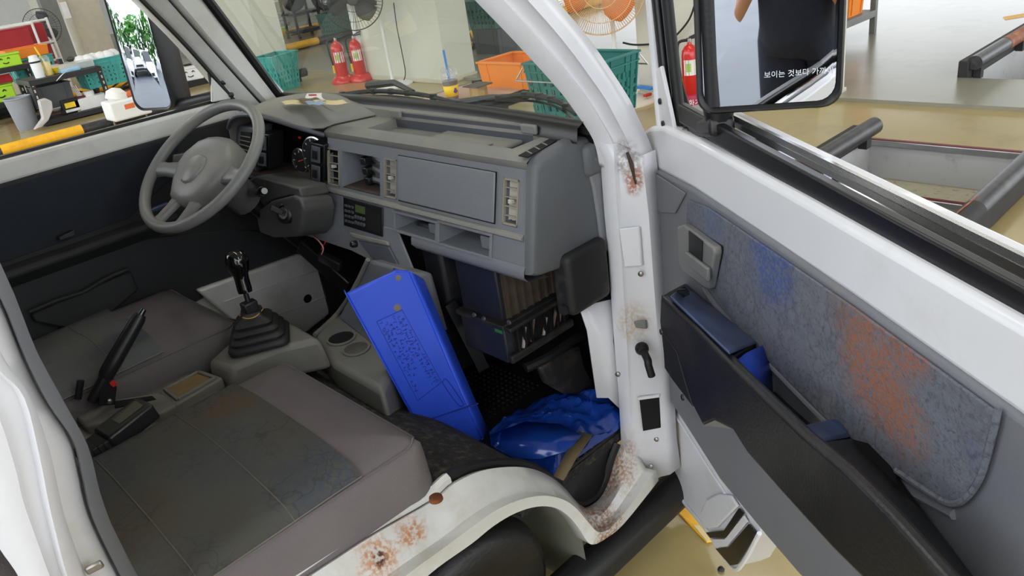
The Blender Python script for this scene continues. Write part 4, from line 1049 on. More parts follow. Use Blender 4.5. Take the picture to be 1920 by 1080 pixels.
# ------------------------------------------------------------------ handbrake and belt buckle
hy = cz(190, 760, .62).y
hb = thing('handbrake', 'black handbrake lever pulled up beside the far seat', 'handbrake', tuple(cz(190, 765, .61)))
h0 = at(172, 752, 'y', hy); h1 = at(196, 708, 'y', hy); h2 = at(264, 590, 'y', hy)
MB().tube([h0, h0.lerp(h1, .5), h1], [.011, .012, .013], 10).build('lever_arm', 'black_plastic', hb)
MB().tube([h1, h1.lerp(h2, .06), h1.lerp(h2, .3), h1.lerp(h2, .75), h1.lerp(h2, .93), h2], [.014, .0175, .018, .0165, .0155, .012], 14).build('grip', 'black_plastic', hb, smooth=50)
dd = (h2-h1).normalized(); MB().tube([h2, h2+dd*.014], [.007, .006], 10).build('release_button', 'gloss_black', hb)
MB().prism([at(u, v, 'y', hy-.012) for u, v in ((186, 735), (198, 706), (212, 704), (220, 728), (216, 760), (184, 762))], (0, .024, 0)).build('bracket', 'black_plastic', hb, bevel=.003)
MB().lathe([(.006, 0), (.006, .004), (.003, .006)], at(205, 752, 'y', hy-.012), (0, -1, 0), 10).build('pivot_bolt', 'screw_metal', hb)
MB().obox(at(212, 719, 'y', hy-.013), ((1, 0, .3), (0, 1, 0), (-.3, 0, 1)), (.006, .004, .007)).build('warning_contact', 'red_plastic', hb, bevel=.001)
MB().tube([h0+V((-.02, .02, .01)), h1.lerp(h0, .3)+V((-.03, .02, .02))], .008, 8).build('second_lever', 'black_plastic', hb)
bb = thing('belt_buckle', 'black seat belt buckle on a ribbed stalk beside the near seat', 'buckle', tuple(at(185, 850, 'z', .62)))
b0 = at(150, 858, 'z', .655); b1 = at(205, 820, 'z', .665); b2 = at(272, 768, 'z', .68)
dv = (b2-b1).normalized(); sx_ = dv.cross(V((0, 0, 1))).normalized(); uz = sx_.cross(dv)
MB().obox((b1+b2)/2, (dv, sx_, uz), ((b2-b1).length/2+.01, .033, .019)).build('buckle_body', 'black_plastic', bb, bevel=.006, bseg=3)
MB().obox(b2-dv*.03+uz*.0195+sx_*.0, (dv, sx_, uz), (.028, .018, .001)).build('buckle_rim', 'gloss_black', bb)
for k in range(6):
    p = b1.lerp(b0, .08+.17*k); MB().obox(p-uz*.004, (dv, sx_, uz), (.006, .030-.0015*k, .016)).build('stalk_rib', 'rubber', bb, bevel=.002)

# ------------------------------------------------------------------ blue tray leaning on the console
P1 = at(772, 512, 'x', .885); P2 = at(905, 818, 'z', .345); P3 = at(812, 849, 'z', .345)
nb = (P1-P2).cross(P3-P2).normalized()
if nb.dot(CAM-P2) < 0: nb = -nb
def bp(u, v, o=0): return onpl(u, v, P2, nb)+nb*o
bl = thing('blue_tray', 'long bright blue plastic tray with embossed lettering leaning on the console', 'tray', tuple(P3))
facep = [bp(650, 551), bp(742, 508), bp(768, 508), bp(893, 800), bp(903, 822), bp(895, 850), bp(812, 849)]
MB().prism([p-nb*.012 for p in facep], nb*.012).build('tray_face', 'blue_lid', bl, bevel=.004, bseg=2)
dn_ = nb*-1
sd = [bp(768, 508), bp(893, 800), bp(905, 822)]
rg = [bp(800, 530, -.03), bp(915, 800, -.03), bp(925, 822, -.03)]
MB().grid([[a, a.lerp(b, .35)+nb*.002, b, b-nb*.02] for a, b in zip(sd, rg)]).build('side_wall', 'blue_lid', bl, solid=.003, smooth=60)
MB().grid([[bp(742, 508), bp(768, 508)], [bp(742, 508, -.03), bp(800, 530, -.03)]]).build('end_wall', 'blue_lid', bl, solid=.003)
MB().grid([[bp(650, 551), bp(812, 849)], [bp(650, 551, -.035), bp(812, 849, -.035)]]).build('side_wall', 'blue_lid', bl, solid=.003)
MB().grid([[bp(903, 822), bp(895, 850)], [bp(925, 822, -.03), bp(908, 852, -.03)]]).build('side_wall', 'blue_lid', bl, solid=.003)
# step across the lower end, frame round the print
MB().bar(bp(783, 793, .001), bp(896, 756, .001), .003, .003, nb).build('step_line', 'blue_print', bl)
fr = [bp(706, 603), bp(754, 581), bp(828, 716), bp(783, 751)]
for i in range(4):
    MB().bar(fr[i]+nb*.0008, fr[(i+1) % 4]+nb*.0008, .0012, .0012, nb).build('print_frame', 'blue_print', bl)
xd = (bp(783, 751)-bp(706, 603)).normalized()   # lettering runs down the tray
yd = (bp(754, 581)-bp(706, 603)).normalized()
random.seed(21)
for i in range(6):
    f = .12+.155*i; a = fr[0].lerp(fr[1], f); b = fr[3].lerp(fr[2], f)
    m = MB(); t0 = .04+.03*(i % 3); t1 = (.92, .74, .72, .55, .97, .97)[i]
    while t0 < t1:   # small worn strokes: the lettering is too worn to read
        c = a.lerp(b, t0)+nb*.0006
        for q in range(random.randint(2, 4)):
            o = xd*random.uniform(-.0035, .0035)+yd*random.uniform(-.0035, .0035)
            m.obox(c+o, (xd, yd, nb), ((.0028, .0007, .0003) if q % 2 else (.0007, .0028, .0003)))
        t0 += random.choice((.05, .05, .05, .075))
    m.build('embossed_line', 'blue_print', bl, smooth=0)
for u, v, r in ((747, 521, .007), (745, 577, .009)):
    MB().lathe([(r, 0), (r*.8, .0006)], bp(u, v, .0003), nb, 12).build('scuff', 'blue_scuff', bl)
MB().tube(smooth_path([bp(830, 715, .001), bp(838, 712, .001), bp(866, 752, .001), bp(868, 760, .001), bp(858, 758, .001), bp(832, 722, .001), bp(830, 715, .001)], 3), .001, 5).build('moulded_ring', 'blue_print', bl)

# ------------------------------------------------------------------ floor mat, blue bag, papers
mt = thing('floor_mat', 'black ribbed rubber mat in the near footwell', 'mat', (.95, -.40, .325))
MB().box((.80, -.600, .325), (1.24, -.05, .337)).build('mat_sheet', 'mat_rubber', mt, bevel=.004)
for k in range(16):
    x = .83+.026*k; MB().box((x, -.598, .337), (x+.008, -.50, .342)).build('mat_rib', 'mat_rubber', mt)
random.seed(12)
nb_ = MB()
for i in range(16):
    for j in range(12):
        c = V((.95+.016*i, -.30+.018*j, .337)); nb_.lathe([(.004, 0), (.003, .004)], c, (0, 0, 1), 6)
tag(nb_.build('mat_studs', 'mat_rubber', mt), kind='stuff')
bag = thing('plastic_bag', 'crumpled shiny blue plastic bag lying in the footwell', 'bag', tuple(at(1030, 830, 'z', .345)))
qo = [(918, 815), (960, 785), (1020, 752), (1080, 740), (1140, 728), (1164, 742), (1166, 790), (1110, 832), (1060, 868), (1040, 892), (985, 872), (930, 850)]
zb_ = .343
po = [at(u, v, 'z', zb_+.01) for u, v in qo]; c0 = sum(po, V())/len(po)
random.seed(5)
from mathutils import noise as mnoise
rows = []
edge = smooth_path(po+[po[0]], 12)[:-1]
for k, h in [(1.0, 0), (1.0, .008)]+[(1-.0475*q, .046*(1-(1-q/20)**4)) for q in range(1, 20)]:
    rr = []
    for p in edge:
        q = c0+(p-c0)*k
        n = mnoise.ridged_multi_fractal(V((q.x*11, q.y*11, 3.1)), .9, 2.1, 6, .9, 2.0)*.013+mnoise.noise(V((q.x*38, q.y*38, 1)))*.006
        rr.append(V((q.x, q.y, zb_+h*.7+(n*1.3 if 0 < h else 0))))
    rows.append(rr+rr[:1])
mb = MB(); mb.grid(rows); mb.add(rows[-1][:-1], [tuple(range(len(edge)))])
mb.build('bag_film', 'blue_bag', bag, smooth=28, merge=True)
def bz(u, v, z): return at(u, v, 'z', z)
MB().grid([[bz(1085, 808, .40)+V((0, 0, dz)) , bz(1110, 815, .40)+V((0, 0, dz))] for dz in (0,)]+[[bz(1060, 850, .39), bz(1080, 858, .39)], [bz(1038, 892, .375), bz(1056, 900, .375)]]).build('folded_strip', 'bag_strip', bag, solid=.004)
MB().grid([[bz(918, 815, .372), bz(985, 790, .402), bz(1050, 795, .405)], [bz(930, 840, .37), bz(1000, 825, .402), bz(1092, 815, .405)], [bz(965, 860, .365), bz(1010, 860, .395), bz(1065, 845, .39)]]).build('bag_layer', 'blue_bag', bag, smooth=80, solid=.003)
# papers on the dashboard
def paper(px, z, name, label, m, curl=0):
    pts = [at(u, v, 'z', z) for u, v in px]; rows = []
    for i in range(7):
        a = pts[0].lerp(pts[3], i/6); b = pts[1].lerp(pts[2], i/6); r_ = []
        for k in range(7):
            p = a.lerp(b, k/6); p.z += curl*(1-i/6)**2+.002*math.sin(i*1.3+k); r_.append(p)
        rows.append(r_)
    o = MB().grid(rows).build(name, m, origin=tuple(sum(pts, V())/4), smooth=80, solid=.0008)
    tag(o, label, 'paper', 'papers on the dashboard'); return o
pz = 1.121
paper([(526, 192), (585, 186), (600, 190), (540, 197)], pz, 'paper_slip', 'yellowish folded paper slip at the left end of the dashboard papers', 'paper_yellow', .002)
paper([(556, 189), (590, 184), (612, 190), (575, 195)], pz+.004, 'paper_slip', 'tan paper slip in the middle of the dashboard papers', 'bag_strip', .002)
paper([(570, 192), (600, 188), (612, 194), (585, 197)], pz+.006, 'paper_slip', 'pale blue paper slip under the dashboard receipt', 'paper_blue', .001)
paper([(585, 190), (640, 188), (657, 193), (605, 197)], pz+.004, 'paper_slip', 'cream paper slip at the right end of the dashboard papers', 'paper_yellow', .002)
rc = [at(576, 175, 'x', 1.075), at(603, 174, 'x', 1.075), at(622, 191, 'x', 1.06), at(583, 190, 'x', 1.06)]
rows = [[rc[0].lerp(rc[1], k/4).lerp(rc[3].lerp(rc[2], k/4), i/6)+V((-.012*math.sin(i/6*PI), 0, 0)) for k in range(5)] for i in range(7)]
r_ = MB().grid(rows).build('receipt', 'paper_white', origin=tuple(rc[3]), smooth=80, solid=.0008); tag(r_, 'white receipt with pink print standing up on the dashboard', 'paper', 'papers on the dashboard')
pr_ = rows[1][1]; MB().bar(rows[1][1]+V((-.003, 0, .0)), rows[1][3]+V((-.003, 0, 0)), .001, .006).build('print_line', 'print_red', r_)

# ------------------------------------------------------------------ wipers
def wiper(px, name, label, arm_px):
    pts = [at(u, v, 'x', x) for u, v, x in px]
    t = thing(name, label, 'wiper', tuple(pts[0]), group='windscreen wipers')
    sp_ = smooth_path(pts, 5)
    MB().tube(sp_, [.004+.003*math.sin(PI*i/(len(sp_)-1)) for i in range(len(sp_))], 8).build('blade_spine', 'rubber', t)
    MB().tube([p+V((-.003, 0, -.012)) for p in sp_], .003, 6).build('blade_rubber', 'seal_black', t)
    for f in (.15, .35, .5, .65, .85):
        p = sp_[int(f*(len(sp_)-1))]; MB().box(p-V((.006, .01, .008)), p+V((.006, .01, .008))).build('blade_clip', 'black_plastic', t, bevel=.002)
    ap = [at(u, v, 'x', x) for u, v, x in arm_px]; MB().tube(ap, [.012, .009, .006], 8).build('wiper_arm', 'black_plastic', t)
wiper([(615, 180, 1.20), (700, 171, 1.23), (780, 176, 1.235), (853, 191, 1.215)], 'wiper', 'windscreen wiper lying in front of the papers and steering wheel', [(690, 160, 1.26), (740, 155, 1.27), (775, 172, 1.24)])
wiper([(912, 188, 1.225), (985, 178, 1.235), (1045, 190, 1.22), (1080, 215, 1.20)], 'wiper', 'windscreen wiper beside the near door pillar', [(850, 196, 1.24), (920, 184, 1.25), (985, 180, 1.24)])

# ------------------------------------------------------------------ far (driver) door seen from inside
YD = .64
dd_ = thing('driver_door', 'closed far door with shade-darkened trim panel, white metal belt and lower edge', 'door', (.6, YD, .3))
def yd(u, v, y=YD): return at(u, v, 'y', y)
belt = [yd(-120, 333), yd(0, 301), yd(409, 193), yd(452, 182)]
MB().prism([(-.02, YD, 1.055), (1.12, YD, 1.055), (1.12, YD, 1.105), (1.10, YD, 1.113), (-.02, YD, 1.113)], (0, .05, 0)).build('door_belt', 'paint_sill', dd_, bevel=.01, bseg=3)
MB().box((-.02, YD+.01, 1.105), (1.0, YD+.03, 1.121)).build('window_seal', 'seal_black', dd_, bevel=.003)
MB().box((-.02, YD+.012, .30), (1.14, YD+.05, 1.06)).build('door_shell', 'paint_sill', dd_, bevel=.01)
tp = [(-.02, 1.058), (1.05, 1.06), (1.10, 1.00), (1.10, .86), (1.02, .74), (.92, .67), (.80, .69), (.70, .74), (.60, .73), (.4, .66), (-.02, .64)]
MB().prism([V((x, YD+.012, z)) for x, z in tp], (0, -.014, 0)).build('trim_panel', 'driver_trim_shaded', dd_, bevel=.004)
MB().prism([V((x, YD-.002, z)) for x, z in ((-.02, 1.05), (.80, 1.05), (.78, .96), (.60, .875), (.3, .87), (-.02, .885))], (0, -.005, 0)).build('cloth_panel', 'driver_cloth_shaded', dd_, bevel=.002)
MB().prism([V((-.02, YD, z)) for z in (.86,)]+[V((-.02, YD-.05, .855)), V((-.02, YD-.055, .84)), V((-.02, YD-.01, .80))], (.74, 0, .0)).build('armrest', 'driver_trim_shaded', dd_, bevel=.006)
MB().prism([yd(262, 402, YD-.05), yd(300, 386, YD-.05), yd(318, 380, YD-.05), yd(300, 396, YD-.05)], (0, .02, 0)).build('pull_handle', 'armrest_blue', dd_, bevel=.003)
MB().prism([yd(u, v, YD-.012) for u, v in ((-60, 760), (240, 640), (385, 557), (590, 481), (600, 440), (440, 430), (200, 455), (-60, 530))], (0, .02, 0)).build('lower_carpet', 'driver_trim_shaded', dd_, bevel=.004)
MB().prism([yd(110, 445, YD-.045), yd(140, 432, YD-.045), yd(142, 442, YD-.045), yd(112, 452, YD-.045)], (0, .02, 0)).build('window_switch', 'black_plastic', dd_, bevel=.002)
MB().prism([yd(322, 290, YD-.004), yd(366, 282, YD-.004), yd(366, 296, YD-.004), yd(322, 306, YD-.004)], (0, -.012, 0)).build('release_handle', 'wheel_grey', dd_, bevel=.004)
# map pocket with gathered top
MB().prism([yd(60, 600, YD-.01), yd(55, 585, YD-.01), yd(150, 545, YD-.01), yd(240, 505, YD-.01), yd(255, 540, YD-.01), yd(160, 620, YD-.01)], (0, -.025, 0)).build('map_pocket', 'driver_trim_shaded', dd_, bevel=.006)
MB().tube(smooth_path([yd(55, 585, YD-.04), yd(110, 562, YD-.045), yd(155, 548, YD-.035), yd(200, 522, YD-.045), yd(240, 505, YD-.04)], 5), .006, 8).build('pocket_hem', 'driver_trim_shaded', dd_)
# lower metal with pressed ribs and drain hole
lm = [yd(370, 545, YD-.03), yd(560, 478, YD-.03), yd(605, 485, YD-.03), yd(622, 540, YD-.03), yd(618, 590, YD-.03), yd(575, 625, YD-.03), yd(480, 640, YD-.03)]
MB().prism(lm, (0, .03, 0)).build('lower_panel', 'paint_sill', dd_, bevel=.008)
for (a, b) in (((420, 566), (600, 505)), ((520, 590), (612, 556))):
    MB().bar(yd(*a, YD-.032), yd(*b, YD-.032), .004, .003).build('pressed_rib', 'paint_sill', dd_, bevel=.001)
MB().lathe([(.015, 0), (.014, .001)], yd(577, 560, YD-.0305), (0, -1, 0), 18).build('drain_hole', 'cavity', dd_)
# corner plate with two bolts, mirror
cp_ = [yd(396, 122, .63), yd(398, 192, .63), yd(460, 180, .63), yd(405, 122, .63)]
MB().prism(cp_, (0, .012, 0)).build('corner_plate', 'paint_sill', dd_, bevel=.003)
MB().tube([yd(388, 100, .64), yd(396, 150, .64), yd(408, 195, .64)], .008, 8).build('corner_seal', 'rubber', dd_)
for u, v in ((419, 154), (433, 178)):
    MB().lathe([(.008, 0), (.008, .003), (.005, .005)], yd(u, v, .629), (0, -1, 0), 12).build('plate_bolt', 'mirror_black', dd_)

def mirror(parent, Mc, n, w_, h_, rad, tilt=0, depth=.05, curv=2.0):
    """wing mirror: rounded housing, mirror pane in a rim"""
    n = V(n).normalized(); X = V((0, 0, 1)).cross(n).normalized()*-1; X = n.cross(V((0, 0, 1))).normalized()*-1
    Y = n.cross(X).normalized()
    if Y.z < 0: Y = -Y
    ol = rrect(w_, h_, rad, 5)
    def ring(k, d): return [Mc+X*p*k+Y*q*(1-(1-k)*w_/h_)+n*d for p, q in ol]
    rows = [ring(.90, -.002), ring(.93, .006), ring(.97, .009), ring(1.0, .004), ring(1.0, -depth*.5), ring(.92, -depth), ring(.6, -depth*1.25)]
    mb = MB(); mb.grid([r+r[:1] for r in rows]); mb.add(rows[-1], [tuple(range(len(ol)))])
    hs = mb.build('mirror', 'mirror_black', parent, smooth=50, merge=True)
    NG = 20; rows_ = []
    for k in range(NG+1):
        q = k/NG; r_ = []
        for p_, z_ in ol:
            x_, y_ = p_*.905*q, z_*(1-(1-.905)*w_/h_)*q; r_.append(Mc+X*x_+Y*y_+n*(.0+.0005+((w_/2)**2+(h_/2)**2-x_*x_-y_*y_)/(2*curv)))
        rows_.append(r_+r_[:1])
    MB().grid(rows_).build('mirror_glass', 'mirror_glass', hs, smooth=80, merge=True)
    return hs, X, Y, n
ML = at(262, 92, 'y', .87)
azn = math.radians(201); tl = math.radians(3.5)
hs, X, Y, n = mirror(dd_, ML, (math.cos(azn)*math.cos(tl), math.sin(azn)*math.cos(tl), math.sin(tl)), .165, .36, .03, depth=.075, curv=1.15)
MB().tube([at(318, 170, 'y', .87)+V((.02, 0, 0)), at(318, 182, 'y', .86), at(320, 200, 'y', .84)], [.02, .018, .016], 14).build('mirror_post', 'mirror_black', dd_)
MB().tube([at(320, 198, 'y', .86), at(340, 196, 'y', .80), at(400, 182, 'y', .70)], [.022, .018, .016], 10).build('mirror_arm', 'mirror_black', dd_)
# ------------------------------------------------------------------ open near door
TH = math.radians(55)
HG = V((1.25, -.70, 0)); DU = V((-math.cos(TH), -math.sin(TH), 0)); DN = V((-math.sin(TH), math.cos(TH), 0))
def DP(u, z, w=0): return HG+DU*u+DN*w+V((0, 0, z))
def dpx(u, v, w=0):
    return onpl(u, v, HG+DN*w, DN)
def dl(u, v, w=0):
    p = dpx(u, v, w)-HG; return (p.dot(DU), p.z)
door = thing('passenger_door', 'wide open white door with grey trim panel and worn patterned cloth', 'door', tuple(HG))
lowpx = [(1428, 995), (1394, 1056), (1378, 1063), (1335, 1006), (1300, 966), (1268, 932), (1254, 885), (1247, 800), (1238, 742)]
ol = [(-.09, 1.02), (-.07, 1.045), (-.03, 1.06), (.08, 1.078), (.30, 1.088), (.60, 1.092), (1.04, 1.092), (1.05, .66), (.90, .62), (.72, .56), (.56, .48)]+[dl(u, v, -.012) for u, v in lowpx]+[(-.10, .75)]
MB().prism([DP(u, z, -.012) for u, z in ol], DN*-.06).build('door_shell', 'paint_door', door, bevel=.005, bseg=3)
# raised steel band under the window
bd = [(1198, 262), (1203, 248), (1216, 238), (1240, 236), (1300, 262), (1500, 372), (1920, 612), (2120, 728), (2120, 930), (1915, 786), (1600, 560), (1300, 356), (1245, 326), (1200, 304)]
MB().prism([dpx(u, v, .004) for u, v in bd], DN*-.03).build('window_band', 'paint_door', door, bevel=.010, bseg=3)
# trim panel
tpx = [(1200, 304), (1245, 326), (1300, 356), (1450, 455), (1600, 560), (1915, 786), (2140, 950), (2140, 1250), (1760, 1300), (1500, 1080), (1440, 1010), (1350, 900), (1290, 805), (1245, 735), (1232, 700), (1222, 640), (1210, 560), (1203, 470), (1196, 370)]
MB().prism([dpx(u, v, .010) for u, v in tpx], DN*-.022).build('trim_panel', 'trim_grey', door, bevel=.006, bseg=3)
# soft ledge that runs diagonally above the armrest
lx = [(1285, 440), (1325, 545), (1385, 620), (1480, 720), (1560, 800), (1660, 890), (1790, 965)]
MB().tube(smooth_path([dpx(u, v, .011) for u, v in lx], 5), .006, 8).build('trim_crease', 'trim_grey', door)
MB().prism([dpx(u, v, .0105) for u, v in ((1212, 312), (1288, 362), (1268, 400), (1240, 398), (1208, 376))], DN*.004).build('speaker_pad', 'trim_grey', door, bevel=.003)
# patterned cloth with braided edge
cpx = [(1292, 374), (1330, 388), (1600, 572), (1872, 770), (1862, 815), (1840, 892), (1815, 930), (1788, 945), (1755, 932), (1680, 882), (1560, 790), (1480, 712), (1400, 630), (1340, 545), (1350, 520), (1362, 462), (1290, 418)]
cl3 = [dpx(u, v, .011) for u, v in cpx]
MB().prism(cl3, DN*.004).build('cloth_insert', 'door_cloth', door, bevel=.0015)
MB().tube(smooth_path([dpx(u, v, .0165) for u, v in ((1872, 768), (1862, 815), (1840, 892), (1815, 930), (1788, 945), (1755, 932), (1680, 882))], 5), .0035, 6).build('braid_edge', 'door_cloth', door)
def dspot(u, v): return tuple(dpx(u, v, .012)-HG)
add_spots(MATS['door_cloth'], [(dspot(1450, 500), (.05, .07, .06), (52, 78, 144), .8), (dspot(1340, 410), (.03, .05, .035), (76, 98, 142), .55), (dspot(1600, 600), (.035, .05, .03), (122, 90, 74), .6),
    (dspot(1635, 690), (.045, .06, .06), (150, 94, 66), .95), (dspot(1690, 780), (.035, .05, .04), (146, 94, 68), .95), (dspot(1700, 650), (.03, .045, .03), (142, 92, 70), .9), (dspot(1830, 850), (.01, .014, .015), (60, 74, 120), .4)], noise=40, sharp=.55, speck=170)
add_cracks(MATS['door_cloth'], (62, 62, 68), 40, .05, .3)
# inner release handle: bezel, recess, lever
hp_ = [(1284, 422), (1296, 418), (1354, 460), (1356, 472), (1344, 540), (1336, 538), (1294, 506), (1287, 492)]
hb_ = MB().prism([dpx(u, v, .014) for u, v in hp_], DN*.016).build('release_bezel', 'wheel_grey', door, bevel=.004)
MB().prism([dpx(u, v, .031) for u, v in ((1292, 432), (1318, 452), (1316, 506), (1292, 486))], DN*.0008).build('release_recess', 'black_plastic', hb_)
MB().prism([dpx(u, v, .031) for u, v in ((1291, 470), (1334, 502), (1334, 528), (1294, 494))], DN*.008).build('release_lever', 'wheel_grey', hb_, bevel=.003)
# --- armrest: outer wall, padded ends, pocket between them
WO, WI = .115, .012
def ap(u, v, w=WO): return dpx(u, v, w)
face_px = [(1238, 556), (1300, 612), (1370, 684), (1440, 754), (1500, 812), (1580, 880), (1660, 962), (1720, 1030), (1790, 1110), (1790, 1200), (1640, 1110), (1560, 1030), (1470, 930), (1400, 850), (1372, 806), (1340, 790), (1318, 800), (1300, 765), (1262, 712), (1246, 690), (1236, 600)]
arm = MB().prism([ap(u, v) for u, v in face_px], DN*-.018).build('armrest', 'armrest_black', door, bevel=.006, bseg=3)
def loft(pxo, pxi, wo, wi, dz, name, m, par, bevel=.004):
    o = [dpx(u, v, wo) for u, v in pxo]; i = [dpx(u, v, wi) for u, v in pxi]
    n = len(o); lo = [p-V((0, 0, dz)) for p in o]; li = [p-V((0, 0, dz)) for p in i]
    ring = o+i[::-1]; rl = lo+li[::-1]; n = len(ring)
    return MB().add(ring+rl, [tuple(range(n)), tuple(range(2*n-1, n-1, -1))]+[(k, (k+1) % n, n+(k+1) % n, n+k) for k in range(n)]).build(name, m, par, bevel=bevel, bseg=2)
loft([(1240, 552), (1366, 676)], [(1284, 530), (1418, 640)], WO-.006, WI, .07, 'front_pad', 'armrest_black', arm)
loft([(1256, 554), (1300, 596), (1368, 660)], [(1284, 534), (1340, 576), (1418, 640)], WO-.004, WI+.004, .006, 'blue_plate', 'armrest_blue', arm, .003)
loft([(1514, 826), (1580, 880), (1660, 962), (1720, 1030), (1800, 1125)], [(1592, 812), (1640, 850), (1740, 960), (1790, 1025), (1850, 1110)], WO-.006, WI, .09, 'rear_pad', 'armrest_black', arm, .012)
# pull cup: blue front wall, dark floor, blue rear bar
MB().grid([[dpx(1378, 678, WO-.02), dpx(1402, 660, .06), dpx(1432, 646, WI)], [dpx(1394, 704, WO-.02), dpx(1420, 698, .06), dpx(1447, 690, WI)], [dpx(1400, 745, WO-.02), dpx(1425, 745, .06), dpx(1450, 740, WI)]]).build('pull_cup', 'pull_blue', arm, smooth=70, solid=.004)
MB().grid([[dpx(1400, 745, WO-.02), dpx(1450, 738, WI)], [dpx(1490, 812, WO-.02), dpx(1520, 802, WI)]]).build('cup_floor', 'black_plastic', arm, solid=.004)
loft([(1486, 800), (1498, 814), (1516, 830)], [(1558, 784), (1572, 792), (1594, 814)], WO-.01, WI+.006, .008, 'blue_bar', 'armrest_blue', arm, .004)
wsw = dpx(1280, 555, .07)
MB().prism([dpx(u, v, .075) for u, v in ((1268, 550), (1284, 546), (1294, 556), (1280, 562))], V((0, 0, .012))).build('window_switch', 'gloss_black', arm, bevel=.003)
MB().prism([ap(u, v, WO+.001) for u, v in ((1318, 798), (1340, 788), (1372, 804))], DN*-.02).build('finger_notch', 'console_grey', arm)
MB().prism([ap(u, v, WO+.001) for u, v in ((1242, 622), (1268, 660), (1285, 720), (1298, 762), (1262, 714), (1246, 690))], DN*-.004).build('screw_cover', 'rubber', arm, bevel=.001)
for u, v in ((1241, 622), (1281, 745)):
    MB().lathe([(.006, 0), (.005, .003), (.002, .004)], ap(u, v, WO+.001), DN, 10).build('cover_screw', 'black_plastic', arm)
# --- lower steel: drain plug, moulded corner, black sill tape
MB().lathe([(.018, 0), (.017, .003), (.010, .002), (.008, .0)], dpx(1268, 852, -.011), DN, 16).build('drain_plug', 'black_plastic', door)
MB().prism([dpx(u, v, -.010) for u, v in ((1330, 935), (1352, 925), (1375, 928), (1388, 948), (1350, 988), (1322, 990), (1318, 960))], DN*.007).build('lower_bulge', 'paint_door', door, bevel=.006, bseg=3)
MB().tube(smooth_path([dpx(u, v, -.010) for u, v in ((1245, 745), (1280, 800), (1330, 880), (1360, 925))], 4), .004, 6).build('pressed_edge', 'paint_door', door)
for px, m in ((((1326, 998), (1360, 994), (1388, 952), (1396, 962), (1362, 1008), (1334, 1008)), 'seal_black'), (((1334, 1010), (1362, 1010), (1397, 966), (1404, 978), (1366, 1024), (1344, 1026)), 'paint_door'), (((1344, 1028), (1368, 1026), (1406, 982), (1420, 1000), (1384, 1058), (1372, 1060)), 'seal_black')):
    MB().prism([dpx(u, v, -.008) for u, v in px], DN*.004).build('sill_tape', m, door, bevel=.001)
MB().tube(smooth_path([dpx(u, v, -.010) for u, v in ((1240, 742), (1250, 800), (1256, 880), (1275, 930), (1330, 1000), (1372, 1062), (1392, 1058), (1424, 1000))], 5), .005, 6).build('hem_flange', 'paint_door', door)
# --- window edge: black seals, front frame post, corner plate, glass lowered
MB().bar(DP(.10, 1.112, -.018), DP(1.06, 1.112, -.018), .016, .036).build('inner_seal', 'seal_black', door, bevel=.004)
MB().bar(DP(.10, 1.106, -.044), DP(1.06, 1.106, -.044), .02, .03).build('glass_slot', 'gloss_black', door, bevel=.002)
MB().bar(DP(.12, 1.108, -.070), DP(1.06, 1.108, -.070), .020, .040).build('outer_belt', 'paint_door', door, bevel=.006)
MB().bar(DP(.16, 1.116, -.056), DP(1.06, 1.116, -.056), .006, .03).build('chrome_strip', 'chrome_ring', door)
fp0 = dpx(1262, 262, -.02); fp1 = dpx(1246, 130, -.02); fp2 = dpx(1232, 0, -.02); fp3 = fp2+(fp2-fp1)*2.2
MB().tube([fp0, fp1, fp2, fp3], .011, 10).build('window_channel', 'seal_black', door)
MB().tube([p+DU*.024+DN*-.012 for p in (fp0, fp1, fp2, fp3)], .011, 10).build('window_channel', 'rubber', door)
q0, q1, q2, q3 = dpx(1236, 250, -.012), dpx(1228, 130, -.012), dpx(1220, 0, -.012), None
MB().tube([dpx(1240, 244, -.010), dpx(1230, 130, -.010), dpx(1219, 0, -.010), dpx(1219, 0, -.010)+(fp2-fp1)*2.2], .0095, 10).build('frame_post', 'paint_door', door)
MB().prism([dpx(u, v, -.006) for u, v in ((1228, 132), (1238, 124), (1264, 248), (1232, 238))], DN*-.008).build('corner_plate', 'paint_door', door, bevel=.002)
for u, v in ((1238, 190), (1244, 232)):
    MB().lathe([(.0065, 0), (.006, .003), (.003, .004)], dpx(u, v, -.005), DN, 12).build('plate_bolt', 'mirror_black', door)
MB().bar(dpx(1255, 112, -.045), dpx(1292, 236, -.045), .024, .02, tuple(DN)).build('corner_cover', 'mirror_black', door, bevel=.004)
# --- wing mirror
dM = 1.30
MRc = CAM+ray(1440, -58).normalized()*dM
nM = CAM-MRc; nM.z = 0; nM.normalize()
nM = Matrix.Rotation(math.radians(-1.0), 3, 'Z') @ nM
hs, X, Y, n = mirror(door, MRc, nM, .218, .42, .028, depth=.07, curv=4.5)
pt = onpl(1497, 137, MRc+n*.0040, n)
if X.dot(CR) < 0: X = -X
text('etched_words', '보이는 것보다 가까이', .0115, 'etch', pt, X, Y, hs, ext=.0001, zoff=.0003)
MB().tube([onpl(1322, -330, MRc, n)-n*.012, onpl(1324, -60, MRc, n)-n*.012, onpl(1336, 200, MRc, n)-n*.012], .019, 12).build('mirror_spine', 'mirror_black', door)
b0 = onpl(1345, 190, MRc, n)-n*.03; b1 = onpl(1345, 232, MRc, n)-n*.03
MB().tube([b0+V((0, 0, .03)), b0, b0.lerp(b1, .5), b1], [.027, .027, .026, .023], 18).build('mirror_post', 'mirror_black', door)
br0 = dpx(1296, 240, -.05); br1 = b1+V((0, 0, -.012))
MB().bar(br0, br1+(br1-br0).normalized()*.024, .044, .032).build('mirror_bracket', 'mirror_black', door, bevel=.008, bseg=3)
MB().lathe([(.006, 0), (.005, .006)], br0.lerp(br1, .3)+DN*.024, DN, 10).build('bracket_screw', 'screw_metal', door)
